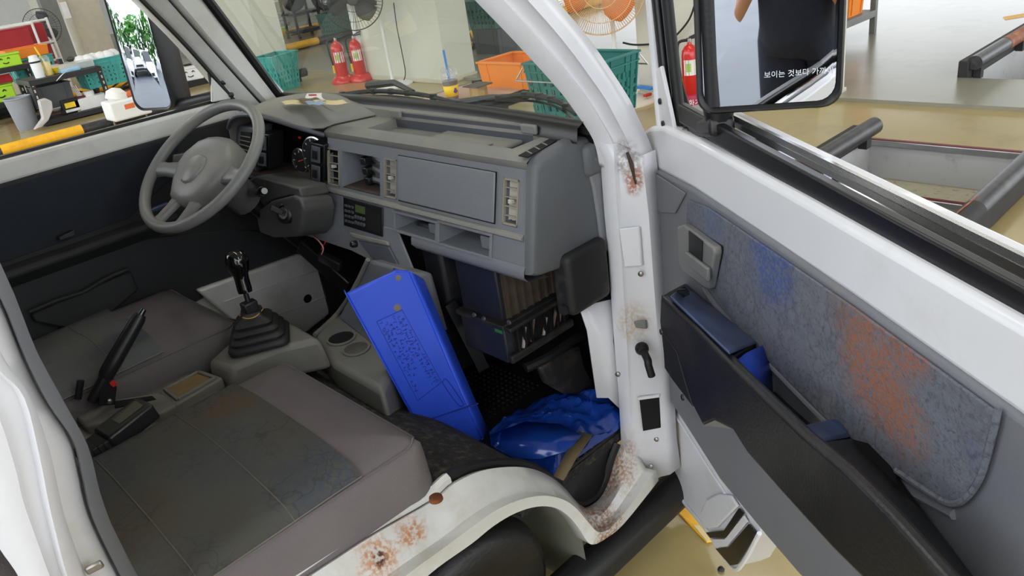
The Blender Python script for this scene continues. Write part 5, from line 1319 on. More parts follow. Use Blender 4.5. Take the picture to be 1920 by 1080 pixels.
# ------------------------------------------------------------------ surroundings: kerb rails along the pits
def rail(name, label, y, z, x0, x1, bands, r=.05, ycush=.05, worn=None):
    t = thing(name, label, 'kerb rail', ((x0+x1)/2, y, 0))
    xs = [x0]+[b for b in bands]+[x1]; cols = ['pipe_black', worn or 'pipe_yellow']
    for i in range(len(xs)-1):
        if xs[i+1]-xs[i] > .001: MB().tube([(xs[i]+(.0 if i == 0 else .001), y, z), (xs[i+1], y, z)], r if i % 2 == 0 else r+.001, 16).build('pipe_section', cols[i % 2], t, smooth=50)
    MB().box((x0-.02, y+ycush-.02 if ycush > 0 else y+ycush-.05, 0), (x1-.06, y+ycush+.05 if ycush > 0 else y+ycush+.02, z+.015)).build('rubber_kerb', 'rail_rubber', t, bevel=.01)
    n = int((x1-x0)/1.2)+1
    for k in range(n+1):
        x = lerp(x0+.1, x1-.12, k/max(n, 1)); MB().box((x-.03, y-.025, 0), (x+.03, y+.025, z)).build('rail_foot', 'rail_rubber', t)
    return t
rail('kerb_rail', 'black pipe rail with worn brown band along the left edge of the near pit', .225, .10, 1.8, 4.56, [3.20, 3.68], worn='pipe_worn')
rr_ = rail('kerb_rail', 'black pipe rail with chipped orange paint along the right edge of the near pit', -.665, .10, 1.8, 4.50, [2.6, 3.45], ycush=-.0001, worn='rail_rubber')
rail('kerb_rail', 'black pipe rail with orange band at the far pit on the right', .20, .125, 6.12, 11, [6.75, 7.4], worn='pipe_worn')
MB().tube([(2.5, -.655, .151), (2.9, -.66, .150), (3.3, -.65, .150), (3.5, -.655, .148)], .004, 5).build('paint_streak', 'pipe_worn', rr_, origin=(0, 0, 0)).location = V((0, 0, 0))-V(rr_['_o'])
rail('kerb_rail', 'yellow and black pipe rail just beyond the far door, lower left', 7.48, .10, -.6, 5.0, [1.50, 2.28], r=.055)
rail('kerb_rail', 'yellow and black pipe rail behind the shelf with the noodle cup', 10.75, .10, -.5, 4.9, [.5, 2.1, 2.75, 4.0], r=.055)
rail('kerb_rail', 'yellow and black rail behind the extinguisher pair, beyond the windscreen', 10.3, .10, 5.9, 12, [6.25, 6.9, 7.6, 9.2], r=.055)
rail('kerb_rail', 'long yellow and black rail far beyond the windscreen, upper middle', 12.6, .10, 5.9, 14, [7.2, 8.6, 9.6, 11], r=.055)
rail('kerb_rail', 'yellow and black rail beyond the coffee cup, between the columns', 6.95, .10, 5.9, 13, [7.3, 8.2, 9.0, 10.4], r=.055)
rail('kerb_rail', 'short yellow and black rail nearer the coffee cup, low beside the column', 6.30, .10, 5.9, 8.6, [6.35, 6.75], r=.05)

# ------------------------------------------------------------------ crates and baskets
def crate(name, label, c, size, m, rot=0, holes=None, rim=.02, cat='crate', taper=.93, wire=False, group=None, thick=.006):
    """open crate standing at c (base centre): tapered walls, rim, ribs, optional slotted walls"""
    L, W, H = size; t = thing(name, label, cat, (0, 0, 0), group)
    def pt(x, y, z):
        k = lerp(taper, 1, z/H); return V((x*k, y*k, z))
    MB().add([pt(-L/2, -W/2, .0), pt(L/2, -W/2, .0), pt(L/2, W/2, .0), pt(-L/2, W/2, .0)], [(0, 1, 2, 3)]).build('base', m, t, solid=thick)
    for (ax, s_) in (('x', -1), ('x', 1), ('y', -1), ('y', 1)):
        ln = W if ax == 'x' else L
        def P(a, z, off=0):
            if ax == 'x': return pt(s_*(L/2+off), a, z)
            return pt(a, s_*(W/2+off), z)
        mb = MB()
        if holes:
            nx, nz, fw, fh = holes; hs_ = []
            for i in range(nx):
                for k in range(nz):
                    c0 = -ln/2+ln*(i+.5)/nx; z0 = H*(.10+.62*(k+.5)/nz); hw = ln/nx*fw/2; hh = H*.62/nz*fh/2
                    hs_.append((c0-hw, c0+hw, z0-hh, z0+hh, .001))
            holed_panel(mb, (-ln/2, ln/2), (0, H), hs_, lambda a, z, o: P(a, z, o), back=False)
        else: mb.add([P(-ln/2, 0), P(ln/2, 0), P(ln/2, H), P(-ln/2, H)], [(0, 1, 2, 3)])
        wl = mb.build('wall', m, t, smooth=0, solid=thick)
        rb = MB().bar(P(-ln/2-rim*.3, H-.006), P(ln/2+rim*.3, H-.006), rim, .012).build('rim', m, t, bevel=.002)
        if holes: MB().bar(P(-ln/2, H*.84, .008), P(ln/2, H*.84, .008), .014, .008).build('rib', m, t)
        for f in (-.33, .33):
            a = P(ln*f, .01, .004); b = P(ln*f, H-.01, .004); MB().bar(a, b, .012, .012, (1, 0, 0) if ax == 'x' else (0, 1, 0)).build('rib', m, t)
    if wire:
        for s_ in (-1, 1):
            p0 = V((s_*(L/2+.01), -W/2, H*.92)); p1 = V((s_*(L/2+.06), -W/2-.02, H*.72)); p2 = V((s_*(L/2+.06), W/2+.02, H*.72)); p3 = V((s_*(L/2+.01), W/2, H*.92))
            MB().tube([p0, p1, p2, p3], .005, 6).build('wire_bail', 'nosing_metal', t)
    t.location = c; t.rotation_euler = (0, 0, rot); t['_o'] = (0, 0, 0)
    return t
def put(px, z): return at(px[0], px[1], 'z', z)

# table in front of the truck: slotted-angle rack with plywood top
RZ = .46
rk = thing('work_table', 'low black angle-iron table with pinkish plywood top in front of the truck', 'table', tuple(put((930, 165), 0)))
A_ = put((868, 192), RZ); B_ = put((905, 143), RZ); C2 = put((1062, 150), RZ)
ux = (C2-B_).normalized(); D2 = A_+(C2-B_)
def quad_top(a, b, c, d, th, name, m, par): return MB().prism([a, b, c, d], (0, 0, -th)).build(name, m, par, bevel=.003)
tA, tB, tC, tD = V((3.02, 2.72, RZ)), V((3.95, 2.72, RZ)), V((3.95, 2.10, RZ)), V((3.02, 2.10, RZ))
quad_top(tA, tB, tC, tD, .018, 'table_top', 'plywood_pink', rk)
for a, b in ((tA, tB), (tB, tC), (tC, tD), (tD, tA)):
    MB().bar(a+V((0, 0, -.035)), b+V((0, 0, -.035)), .02, .07).build('edge_angle', 'rack_black', rk, bevel=.002)
for p in (tA, tB, tC, tD): MB().box((p.x-.02, p.y-.02, 0), (p.x+.02, p.y+.02, RZ-.01)).build('leg', 'rack_black', rk)
for p in (tD.lerp(tC, .25), tD.lerp(tC, .75)): MB().lathe([(.006, 0), (.006, .004)], p+V((0, -.011, -.03)), (0, -1, 0), 8).build('angle_bolt', 'chrome_ring', rk)

def cup_thing(c, s=1.0):
    t = thing('iced_coffee_cup', 'clear iced coffee cup with yellow sleeve and blue straw, seen through the windscreen', 'cup', tuple(c))
    c = V(c)
    MB().lathe([(.030*s, 0), (.036*s, .06*s), (.042*s, .115*s)], c, (0, 0, 1), 24, True, False).build('cup_wall', 'cup_clear', t)
    MB().lathe([(.029*s, .002*s), (.0385*s, .092*s)], c, (0, 0, 1), 24).build('coffee', 'coffee', t)
    sl = MB().lathe([(.0325*s, .018*s), (.0385*s, .07*s)], c, (0, 0, 1), 24, False, False).build('sleeve', 'cup_yellow', t, solid=.001)
    MB().lathe([(.044*s, .113*s), (.045*s, .118*s), (.042*s, .122*s), (.036*s, .145*s), (.02*s, .158*s), (.01*s, .16*s)], c, (0, 0, 1), 24, False, False).build('dome_lid', 'cup_clear', t)
    MB().tube([c+V((0, 0, .05*s)), c+V((-.004, .006, .235*s))], .0055*s, 8).build('straw', 'straw_blue', t)
    dr = (CAM-c); dr.z = 0; dr.normalize(); sd_ = dr.cross(V((0, 0, 1)))*-1
    q = (dr*.8+CR*.55); q.z = 0; q.normalize()
    m_ = MB(); pc = c+q*.0375*s+V((0, 0, .042*s))
    for dx, dz, rr in ((0, .010, .007), (-.006, .0, .006), (.006, .0, .006), (0, -.004, .007)):
        m_.lathe([(rr*s, 0), (rr*s*.9, .0012)], pc+q.cross(V((0, 0, 1)))*dx*s+V((0, 0, dz*s)), q, 10)
    m_.build('print_mark', 'print_purple', sl)
    return t
cup_thing(put((849, 186), RZ), 1.35)
sp_c = put((899, 182), RZ)
spt = thing('wooden_block', 'small tan wooden block with dark top on the work table', 'block', tuple(sp_c))
MB().lathe([(.058, 0), (.058, .075)], sp_c, (0, 0, 1), 8).build('block_body', 'wood_tan', spt, smooth=20)
MB().prism([sp_c+V((x, y, .075)) for x, y in ((-.07, -.07), (.07, -.07), (.07, .07), (-.07, .07))], (0, 0, .008)).build('block_cap', 'wood_dark', spt)
oc = put((985, 152), RZ)
crate('parts_crate', 'orange plastic crate on the work table in front of the windscreen', V((3.74, 2.26, RZ+.001)), (.34, .50, .17), 'crate_orange', 0, None, .03)
pen = thing('marker_pens', 'black marker pens lying beside the orange crate on the work table', 'pens', tuple(put((930, 150), RZ)))
for a, b in (((885, 154), (925, 150)), ((915, 152), (955, 149)), ((930, 155), (952, 151))):
    MB().tube([put(a, RZ+.012), put(b, RZ+.012)], .010, 8).build('pen', 'print_black', pen)
crate('basket', 'dark green slotted basket with wire bail between the near pillar and open door', V((3.62, 1.62, .33)), (.42, .56, .34), 'crate_green', .0, (9, 4, .45, .75), .03, 'basket', .88, True)
mt2 = thing('rag_heap', 'white and green rags lying in the dark green basket', 'rags', (3.62, 1.68, .5))
random.seed(8)
for k in range(4):
    c = V((3.58+random.uniform(-.08, .08), 1.75+random.uniform(-.12, .08), .60+random.uniform(-.02, .03)))
    MB().lathe([(.02, -.03), (.07, -.02), (.08, .01), (.05, .04), (.01, .05)], c, (random.uniform(-.3, .3), random.uniform(-.3, .3), 1), 10).build('rag', 'plastic_white' if k % 2 == 0 else 'can_green', mt2)
sto = thing('basket_stand', 'low black steel stand under the dark green basket', 'stand', (3.62, 1.62, 0))
for x in (3.45, 3.79):
    for y in (1.40, 1.84): MB().box((x-.015, y-.015, 0), (x+.015, y+.015, .33)).build('leg', 'rack_black', sto)
for x in (3.45, 3.79): MB().box((x-.015, 1.40, .30), (x+.015, 1.84, .325)).build('cross_bar', 'rack_black', sto)

# ------------------------------------------------------------------ fans
def fan(name, label, base, head, face_dir, R, wire_m, blade_m, pole_m, base_m, nw=54, base_r=.22, cord=None):
    base = V(base); head = V(head); n = V(face_dir).normalized()
    t = thing(name, label, 'fan', tuple(base))
    MB().lathe([(base_r, 0), (base_r, .012), (base_r*.92, .025), (base_r*.3, .045), (.03, .06)], base, (0, 0, 1), 40).build('base_plate', base_m, t)
    a = n.cross(V((0, 0, 1))).normalized(); b = a.cross(n)
    back = head-n*.14
    MB().tube([base+V((0, 0, .05)), V((base.x, base.y, back.z-.05))], .018, 12).build('pole', pole_m, t)
    MB().tube([back-n*.10, back+n*.02], [.055, .07], 16).build('motor', blade_m if 'black' in blade_m else pole_m, t)
    MB().bar(V((base.x, base.y, back.z-.08)), back-n*.05, .05, .05).build('neck', blade_m if 'black' in blade_m else pole_m, t)
    cg = MB()
    def gp(ang, r, d): return head+(a*math.cos(ang)+b*math.sin(ang))*r+n*d
    for k in range(nw):
        an = 2*PI*k/nw
        cg.tube([gp(an, .05, .055), gp(an, R*.55, .045), gp(an, R*.9, .015), gp(an, R, -.02)], .0016, 4, caps=False)
        cg.tube([gp(an, .05, -.10), gp(an, R*.6, -.10), gp(an, R*.92, -.06), gp(an, R, -.02)], .0016, 4, caps=False)
    cg.build('guard_wires', wire_m, t)
    for r, d in ((R, -.02), (R*.72, .035), (R*.4, .05)):
        MB().tube([gp(2*PI*k/48, r, d) for k in range(48)], .006 if r == R else .003, 6, closed=True).build('guard_ring', wire_m, t)
    MB().lathe([(.055, .045), (.055, .06), (.03, .068)], head, n, 20).build('guard_cap', blade_m, t)
    MB().lathe([(.05, -.05), (.05, .02), (.03, .03)], head, n, 18).build('hub', blade_m, t)
    for q in range(3):
        rows = []
        for i in range(6):
            r = .04+(R*.86-.04)*i/5; wdt = .28+.42*math.sin(PI*min(1, i/5*.85+.1))
            rows.append([gp(2*PI*q/3+wdt*(s_-.5)*1.7-.25*i/5, r, -.02+.035*(s_-.5)) for s_ in (0, .33, .66, 1)])
        MB().grid(rows).build('blade', blade_m, t, smooth=80, solid=.002)
    return t
f1b = put((738, 160), 0)
toC = CAM-f1b
f1 = fan('pedestal_fan', 'large black pedestal fan with white pole behind the windscreen', f1b, V((f1b.x-.28, f1b.y+.02, .95)), (CAM-V((f1b.x, f1b.y, 1.3))+V((0, -.9, 0))), .31, 'fan_wire', 'fan_black', 'pole_white', 'plastic_white')
f2b = put((1160, 190), 0)
f2 = fan('pedestal_fan', 'orange-bladed pedestal fan on a round cream base between pillar and door', f2b, V((f2b.x-.16, f2b.y-.04, .90)), (CAM-V((f2b.x, f2b.y, 1.6))), .34, 'wire_cream', 'fan_orange', 'pole_white', 'base_cream', 110, .34)
f3b = V((4.2, 15.3, 0))
hd = at(80, 50, 'y', 14.9)
f3 = fan('pedestal_fan', 'small dark fan on a post at the upper left', V((hd.x-.25, 15.2, 0)), hd, (CAM-hd)+V((4.5, 0, 0)), .31, 'fan_wire', 'fan_black', 'fan_black', 'fan_black', 40)
cdd = thing('fan_cord', 'black fan cable hanging from the black fan down the column', 'cord', (5.15, 5.3, 0))
MB().tube(smooth_path([at(738, 5, 'x', 5.14), at(744, 50, 'x', 5.14), at(752, 90, 'x', 5.14), at(760, 135, 'x', 5.14), at(756, 153, 'x', 5.12)], 6), .006, 6).build('cable', 'rubber', cdd)
cdd = thing('fan_cord', 'black cable from the orange fan along the grey column', 'cord', (5.15, 2.0, .4))
MB().tube(smooth_path([at(1168, 80, 'x', 5.1), at(1190, 84, 'x', 5.12), at(1225, 82, 'x', 5.15), at(1260, 72, 'x', 5.15), at(1290, 40, 'x', 5.15), at(1302, 10, 'x', 5.15)], 6), .008, 6).build('cable', 'rubber', cdd)
bi = thing('blue_scraper', 'blue plastic scraper lying on the round fan base', 'scraper', tuple(put((1200, 172), .06)))
MB().bar(put((1178, 160), .10), put((1224, 166), .10), .05, .02).build('scraper_body', 'blue_item', bi, bevel=.004)
MB().tube(smooth_path([put((1190, 160), .10), at(1190, 150, 'x', 4.9), at(1193, 140, 'x', 4.9)], 4), .01, 6).build('scraper_handle', 'rubber', bi)
rd = thing('red_clip', 'small red plastic clip on the round fan base', 'clip', tuple(put((1215, 178), .05)))
MB().bar(put((1208, 180), .06), put((1220, 176), .06), .03, .02).build('clip_body', 'red_plastic', rd, bevel=.003)

# ------------------------------------------------------------------ fire extinguishers
def extinguisher(name, label, base, h=.45, r=.065, stand=None, group=None, hose_side=1, tl=True):
    base = V(base); t = thing(name, label, 'extinguisher', tuple(base), group)
    z0 = base+V((0, 0, .07 if stand else 0)); H = h
    bd_ = MB().lathe([(r*.9, 0), (r, .01), (r, H*.68), (r*.92, H*.76), (r*.6, H*.83), (r*.28, H*.86), (r*.25, H*.9)], z0, (0, 0, 1), 28).build('cylinder', 'ext_red', t, smooth=50)
    MB().tube([z0+V((0, 0, H*.9)), z0+V((0, 0, H*.96))], .018, 10).build('valve', 'chrome_ring', t)
    vd = (CR*hose_side); vd.z = 0; vd.normalize()
    MB().bar(z0+V((0, 0, H*.97)), z0+V((0, 0, H*1.04))+vd*.10, .02, .012).build('squeeze_handle', 'mirror_black', t)
    MB().bar(z0+V((0, 0, H*.95))-vd*.02, z0+V((0, 0, H*.97))+vd*.09, .02, .012).build('carry_handle', 'mirror_black', t)
    MB().tube(smooth_path([z0+V((0, 0, H*.93)), z0-vd*(r+.02)+V((0, 0, H*.9)), z0-vd*(r+.025)+V((0, 0, H*.6)), z0-vd*(r+.012)+V((0, 0, H*.28))], 6), .011, 8).build('hose', 'rubber', t)
    MB().tube([z0-vd*(r+.012)+V((0, 0, H*.30)), z0-vd*(r+.012)+V((0, 0, H*.1))], [.013, .017], 10).build('nozzle', 'label_yellow', t)
    dr = CAM-base; dr.z = 0; dr.normalize(); a0 = math.atan2(dr.y, dr.x)
    rows = [[z0+V((math.cos(a0+d)*(r+.001), math.sin(a0+d)*(r+.001), z)) for d in (-.8, -.4, 0, .4, .8)] for z in (H*.36, H*.62)]
    MB().grid(rows).build('label', 'label_white', t, smooth=80)
    rows = [[z0+V((math.cos(a0+d)*(r+.0015), math.sin(a0+d)*(r+.0015), z)) for d in (-.5, -.2, .1)] for z in (H*.42, H*.56)]
    MB().grid(rows).build('label_print', 'label_green', t, smooth=80)
    if stand:
        st_ = MB().lathe([(r*1.9, 0), (r*1.9, .03), (r*1.45, .075), (r*1.2, .085)], base, (0, 0, 1), 24).build('stand', stand, t, bevel=.004)
        if tl:
            text('stand_words', '소화기', .05, 'label_white', base+dr*(r*1.9+.002)+V((0, 0, .034)), dr.cross(V((0, 0, 1)))*-1, V((0, 0, 1))-dr*.6, st_, ext=.0005)
    return t
extinguisher('fire_extinguisher', 'red fire extinguisher on a pink stand beside the wing mirror post', put((1305, 187), 0)+V((-.12, -.04, 0)), .44, .062, 'ext_pink')
e2 = put((646, 154), 0)
extinguisher('fire_extinguisher', 'left of the two red fire extinguishers behind the windscreen', e2, .46, .075, 'ext_red', 'extinguisher pair by the column', tl=False)
extinguisher('fire_extinguisher', 'right of the two red fire extinguishers behind the windscreen', e2+V((.12, -.20, 0)), .46, .07, 'ext_red', 'extinguisher pair by the column', tl=False)
crate('basket', 'teal tapered basket behind the windscreen near the far pillar', put((530, 168), 0), (.42, .36, .42), 'crate_teal', .3, (7, 4, .5, .7), .03, 'basket', .75)

# ------------------------------------------------------------------ things beyond the columns, through the windscreen
def car(name, label, c, rot, body, s=1.0):
    t = thing(name, label, 'car', (0, 0, 0), 'parked cars')
    prof = [(-2.1, .35), (-2.12, .75), (-1.95, .95), (-1.2, 1.02), (-.55, 1.45), (1.0, 1.48), (1.75, 1.05), (2.05, .95), (2.1, .4)]
    rows = []
    for y, k in ((-.82, .0), (-.80, 1), (.80, 1), (.82, 0)):
        rows.append([V((x*(1 if k else .985), y*(1 if z < 1.0 else .80), (z if k else lerp(.6, z, .92)))) for x, z in prof])
    m = MB(); m.grid(rows)
    for r_ in (rows[0], rows[-1]): m.add(r_, [tuple(range(len(r_)))])
    m.build('body', body, t, smooth=45, bevel=.03, merge=True)
    MB().prism([V((-1.16, -.68, 1.04)), V((-1.16, .68, 1.04)), V((-.60, .62, 1.43)), V((-.60, -.62, 1.43))], (-.02, 0, .015)).build('windscreen', 'car_window', t)
    for s_ in (-1, 1):
        MB().prism([V((-1.0, s_*.80, 1.03)), V((1.45, s_*.80, 1.03)), V((.95, s_*.66, 1.42)), V((-.55, s_*.66, 1.42))], (0, s_*.02, 0)).build('side_window', 'car_window', t)
        MB().prism([V((-2.10, s_*.5, .72)), V((-2.05, s_*.78, .74)), V((-1.98, s_*.78, .88)), V((-2.04, s_*.48, .82))], (-.03, 0, 0)).build('headlamp', 'alloy', t, bevel=.01)
    MB().box((-2.14, -.35, .55), (-2.08, .35, .66)).build('grille', 'car_dark', t, bevel=.01)
    MB().box((-2.15, -.7, .36), (-2.05, .7, .48)).build('bumper', 'car_dark', t, bevel=.02)
    for x in (-1.3, 1.3):
        for s_ in (-1, 1):
            wh = MB().lathe([(.2, -.10), (.30, -.10), (.32, -.06), (.32, .06), (.30, .10), (.2, .10)], (x, s_*.76, .32), (0, 1, 0), 28).build('wheel', 'tyre', t)
            MB().lathe([(.2, .102), (.19, .108), (.05, .10)], (x, s_*.76, .32), (0, s_, 0), 20).build('wheel_rim', 'alloy', wh)
            for q in range(5):
                an = 2*PI*q/5; MB().bar(V((x, s_*.873, .32)), V((x+.19*math.cos(an), s_*.868, .32+.19*math.sin(an))), .04, .012, (0, 1, 0)).build('rim_spoke', 'alloy', wh)
    t.location = c; t.rotation_euler = (0, 0, rot); t['_o'] = (0, 0, 0); t.scale = (s,)*3
    return t
wp = put((850, 48), .0)
car('car', 'dark car whose front wheel shows beyond the coffee cup', (wp.x+1.25, wp.y+1.1, .025), math.pi, 'car_dark')
w2 = put((612, 20), .0)
car('car', 'silver car standing far off behind the large black fan', (w2.x+1.2, w2.y+.6, .025), math.pi, 'car_silver')
crate('basket', 'dark green basket stacked on a black crate beyond the near pillar', put((935, 100), 0)+V((0, 0, .33)), (.42, .50, .32), 'crate_darkgreen', 0, (7, 3, .4, .6), .03, 'basket', .9)
bc = crate('crate', 'black plastic crate with white marks under the dark green basket', put((935, 100), 0), (.36, .44, .32), 'crate_greydark', 0, None, .02)
crate('basket', 'dark green basket beyond the column, hanging behind the black fan', put((632, 64), .10), (.36, .46, .36), 'crate_darkgreen', .2, (7, 3, .4, .6), .03, 'basket', .8)
lb = put((532, 72), 0)
def smile_box(label, c, size, m, facen=None, scale=1.0):
    c = V(c); L, W, H = size
    t = thing('storage_box', label, 'box', tuple(c)); n = (CAM-c); n.z = 0; n.normalize(); a = V((0, 0, 1)).cross(n).normalized()
    MB().obox(c+V((0, 0, H*.46)), (a, n, (0, 0, 1)), (L/2*.94, W/2*.94, H*.46)).build('box_body', m, t, bevel=.01)
    MB().obox(c+V((0, 0, H*.95)), (a, n, (0, 0, 1)), (L/2, W/2, H*.05)).build('box_rim', m, t, bevel=.006)
    f = c+n*(W/2*.94+.003)+V((0, 0, H*.5)); k = H*.5
    for s_ in (-1, 1): MB().tube([f+a*(s_*.55*k-.2*k)+V((0, 0, .28*k)), f+a*s_*.55*k+V((0, 0, .46*k)), f+a*(s_*.55*k+.2*k)+V((0, 0, .28*k))], .012*H/.3, 5).build('printed_eye', 'print_black', t)
    MB().tube([f+a*k*.5*math.sin(q)+V((0, 0, -.1*k-.32*k*math.cos(q))) for q in (-1.1, -.55, 0, .55, 1.1)], .012*H/.3, 5).build('printed_smile', 'print_black', t)
    return t
smile_box('lime green box with a smiling face, seen through the windscreen', lb, (.30, .25, .20), 'lime')
tool = thing('tool_trolley', 'dark steel trolley beside the lime box, through the windscreen', 'trolley', tuple(put((575, 72), 0)))
tb = put((575, 70), 0)
for dx, dy in ((-.25, -.2), (.25, -.2), (-.25, .2), (.25, .2)): MB().box((tb.x+dx-.02, tb.y+dy-.02, 0), (tb.x+dx+.02, tb.y+dy+.02, .8)).build('post', 'rack_black', tool)
for z in (.12, .42, .78): MB().box((tb.x-.28, tb.y-.23, z), (tb.x+.28, tb.y+.23, z+.04)).build('shelf', 'rack_black', tool)
# rack with orange crate on the right behind the wing mirror
rz_ = put((1636, 62), .025)
r2 = thing('steel_rack', 'dark steel rack foot standing beyond the wing mirror', 'rack', tuple(rz_))
MB().box((rz_.x-.025, rz_.y-.025, .025), (rz_.x+.025, rz_.y+.025, 1.2)).build('post', 'steel_grey', r2)
MB().box((rz_.x-1.0, rz_.y-.03, .025), (rz_.x-.95, rz_.y+.02, 1.2)).build('post', 'steel_grey', r2)
MB().box((rz_.x-1.0, rz_.y-.03, .18), (rz_.x, rz_.y+.5, .24)).build('shelf', 'steel_grey', r2, bevel=.004)
ocp = put((1600, 70), .24)
crate('crate', 'small orange crate on the steel rack behind the wing mirror', V((rz_.x-.30, rz_.y+.18, .245)), (.30, .30, .17), 'crate_orange', 0, None, .02)
crate('basket', 'green basket on the orange crate behind the wing mirror', V((rz_.x-.34, rz_.y+.18, .44)), (.28, .30, .2), 'crate_green', 0, (6, 3, .4, .6), .02, 'basket')
bg_ = thing('orange_bag', 'orange bag hanging behind the wing mirror beside the steel rack', 'bag', (rz_.x-.1, rz_.y+.15, .45))
MB().lathe([(.05, 0), (.16, .05), (.19, .2), (.12, .34), (.03, .4)], (rz_.x-.02, rz_.y+.15, .45), (0, 0, 1), 16).build('bag_body', 'orange_cloth', bg_)
# yellow painted patch on the far floor at the right edge, crushed packet under the door
ym = thing('floor_marking', 'yellow paint mark on the far floor at the right edge', 'marking', tuple(put((1900, 30), .027)))
MB().prism([put(q, .0255) for q in ((1880, 32), (1925, 24), (1930, 30), (1885, 38))], (0, 0, .001)).build('paint_patch', 'caution_yellow', ym)
pk = thing('crushed_packet', 'flattened yellow paper packet on the floor below the open door', 'packet', tuple(put((1305, 985), 0)))
MB().prism([put(q, .002) for q in ((1272, 962), (1285, 955), (1325, 1000), (1336, 1016), (1325, 1018), (1300, 992))], (0, 0, .006)).build('packet_body', 'caution_yellow', pk)
MB().prism([put(q, .009) for q in ((1300, 985), (1312, 985), (1332, 1012), (1326, 1016))], (0, 0, .001)).build('packet_print', 'paper_yellow', pk)
sn = thing('pebble', 'small dark pebble on the floor below the open door', 'pebble', tuple(put((1352, 1070), 0)))
MB().lathe([(.004, 0), (.009, .004), (.006, .010), (.001, .012)], put((1352, 1070), 0), (0, 0, 1), 8).build('stone', 'rubber', sn)

# ------------------------------------------------------------------ left side, seen over the far door
def shelf_unit(name, label, x0, x1, y0, y1, levels, top, cat='shelf'):
    t = thing(name, label, cat, ((x0+x1)/2, (y0+y1)/2, 0))
    for x in (x0, x1):
        for y in (y0, y1):
            p_ = MB().box((x-.025, y-.025, 0), (x+.025, y+.025, top)).build('slotted_post', 'rack_black', t)
            for k in range(int(top/.07)):
                MB().box((x-.008, y-.0265, .05+.07*k), (x+.008, y-.0255, .085+.07*k)).build('slot', 'guard_beige', p_)
    for z in levels:
        MB().box((x0-.03, y0-.03, z-.06), (x1+.03, y1+.03, z)).build('shelf_board', 'rack_black', t, bevel=.004)
    return t
sy0, sy1 = 9.05, 9.6
xa = at(78, 205, 'y', sy0).x; xb = at(192, 150, 'y', sy0).x
ztop = at(120, 138, 'y', sy0).z; zlow = at(150, 210, 'y', sy0).z
shelf_unit('shelf_rack', 'black slotted-angle shelf rack beyond the far door, holding cups and boxes', xa, xb, sy0, sy1, (zlow, ztop), ztop)
def sx(u, v, y=9.2): return at(u, v, 'y', y)
gc_ = sx(98, 178); crate('crate', 'dark grey crate under the top of the shelf rack', V((gc_.x+.02, 9.3, ztop-.36)), (.40, .34, .26), 'crate_greydark', 0, None, .02)
tbx = thing('tumbler', 'white tumbler with dark band on the shelf rack', 'tumbler', (sx(75, 142).x, 9.2, ztop))
MB().lathe([(.055, 0), (.06, .2), (.05, .22)], (sx(75, 142).x, 9.2, ztop), (0, 0, 1), 18).build('body', 'plastic_white', tbx)
MB().lathe([(.061, .17), (.062, .19)], (sx(75, 142).x, 9.2, ztop), (0, 0, 1), 18, False, False).build('band', 'print_black', tbx)
MB().lathe([(.05, .22), (.048, .255), (.02, .26)], (sx(75, 142).x, 9.2, ztop), (0, 0, 1), 18).build('lid', 'plastic_white', tbx)
xx = sx(95, 138).x; yc_ = thing('drink_cup', 'yellow drink in a clear cup with yellow straw on the shelf rack', 'cup', (xx, 9.25, ztop))
MB().lathe([(.04, 0), (.05, .15)], (xx, 9.25, ztop), (0, 0, 1), 16).build('drink', 'plastic_yellow', yc_)
MB().lathe([(.051, .0), (.056, .2), (.045, .23)], (xx, 9.25, ztop), (0, 0, 1), 16, False, True).build('cup_wall', 'cup_clear', yc_)
MB().tube([(xx, 9.25, ztop+.1), (xx-.05, 9.25, ztop+.34)], .009, 6).build('straw', 'plastic_yellow', yc_)
xx = sx(112, 130).x; by = thing('yellow_bowl', 'pale yellow bowl with blue cloth on the shelf rack', 'bowl', (xx, 9.3, ztop))
MB().lathe([(.05, 0), (.11, .07), (.105, .07), (.05, .01)], (xx, 9.3, ztop), (0, 0, 1), 18).build('bowl', 'plastic_yellow', by)
MB().box((xx-.02, 9.08, ztop), (xx+.2, 9.25, ztop+.04)).build('cloth', 'plastic_paleblue', by, bevel=.01)
xx = sx(142, 122).x; ct = thing('clear_tray', 'clear shallow tray with dark tools on the shelf rack', 'tray', (xx, 9.3, ztop))
MB().box((xx-.2, 9.15, ztop), (xx+.2, 9.5, ztop+.09)).build('tray', 'bag_clear', ct, bevel=.01)
MB().lathe([(.03, 0), (.06, .03), (.02, .06)], (xx+.02, 9.4, ztop+.09), (0, 0, 1), 10).build('tool', 'heater_brown', ct)
MB().box((xx-.14, 9.3, ztop+.09), (xx-.10, 9.4, ztop+.15)).build('tool', 'print_black', ct)
bl_ = thing('blade_scrap', 'curved white plastic blade hanging off the shelf rack edge', 'scrap', (sx(115, 145).x, 9.0, ztop))
MB().grid([[sx(125, 133, 9.02), sx(128, 130, 9.0)], [sx(113, 142, 8.99), sx(118, 138, 8.98)], [sx(105, 152, 8.97), sx(107, 150, 8.97)]]).build('blade', 'plastic_white', bl_, solid=.006)
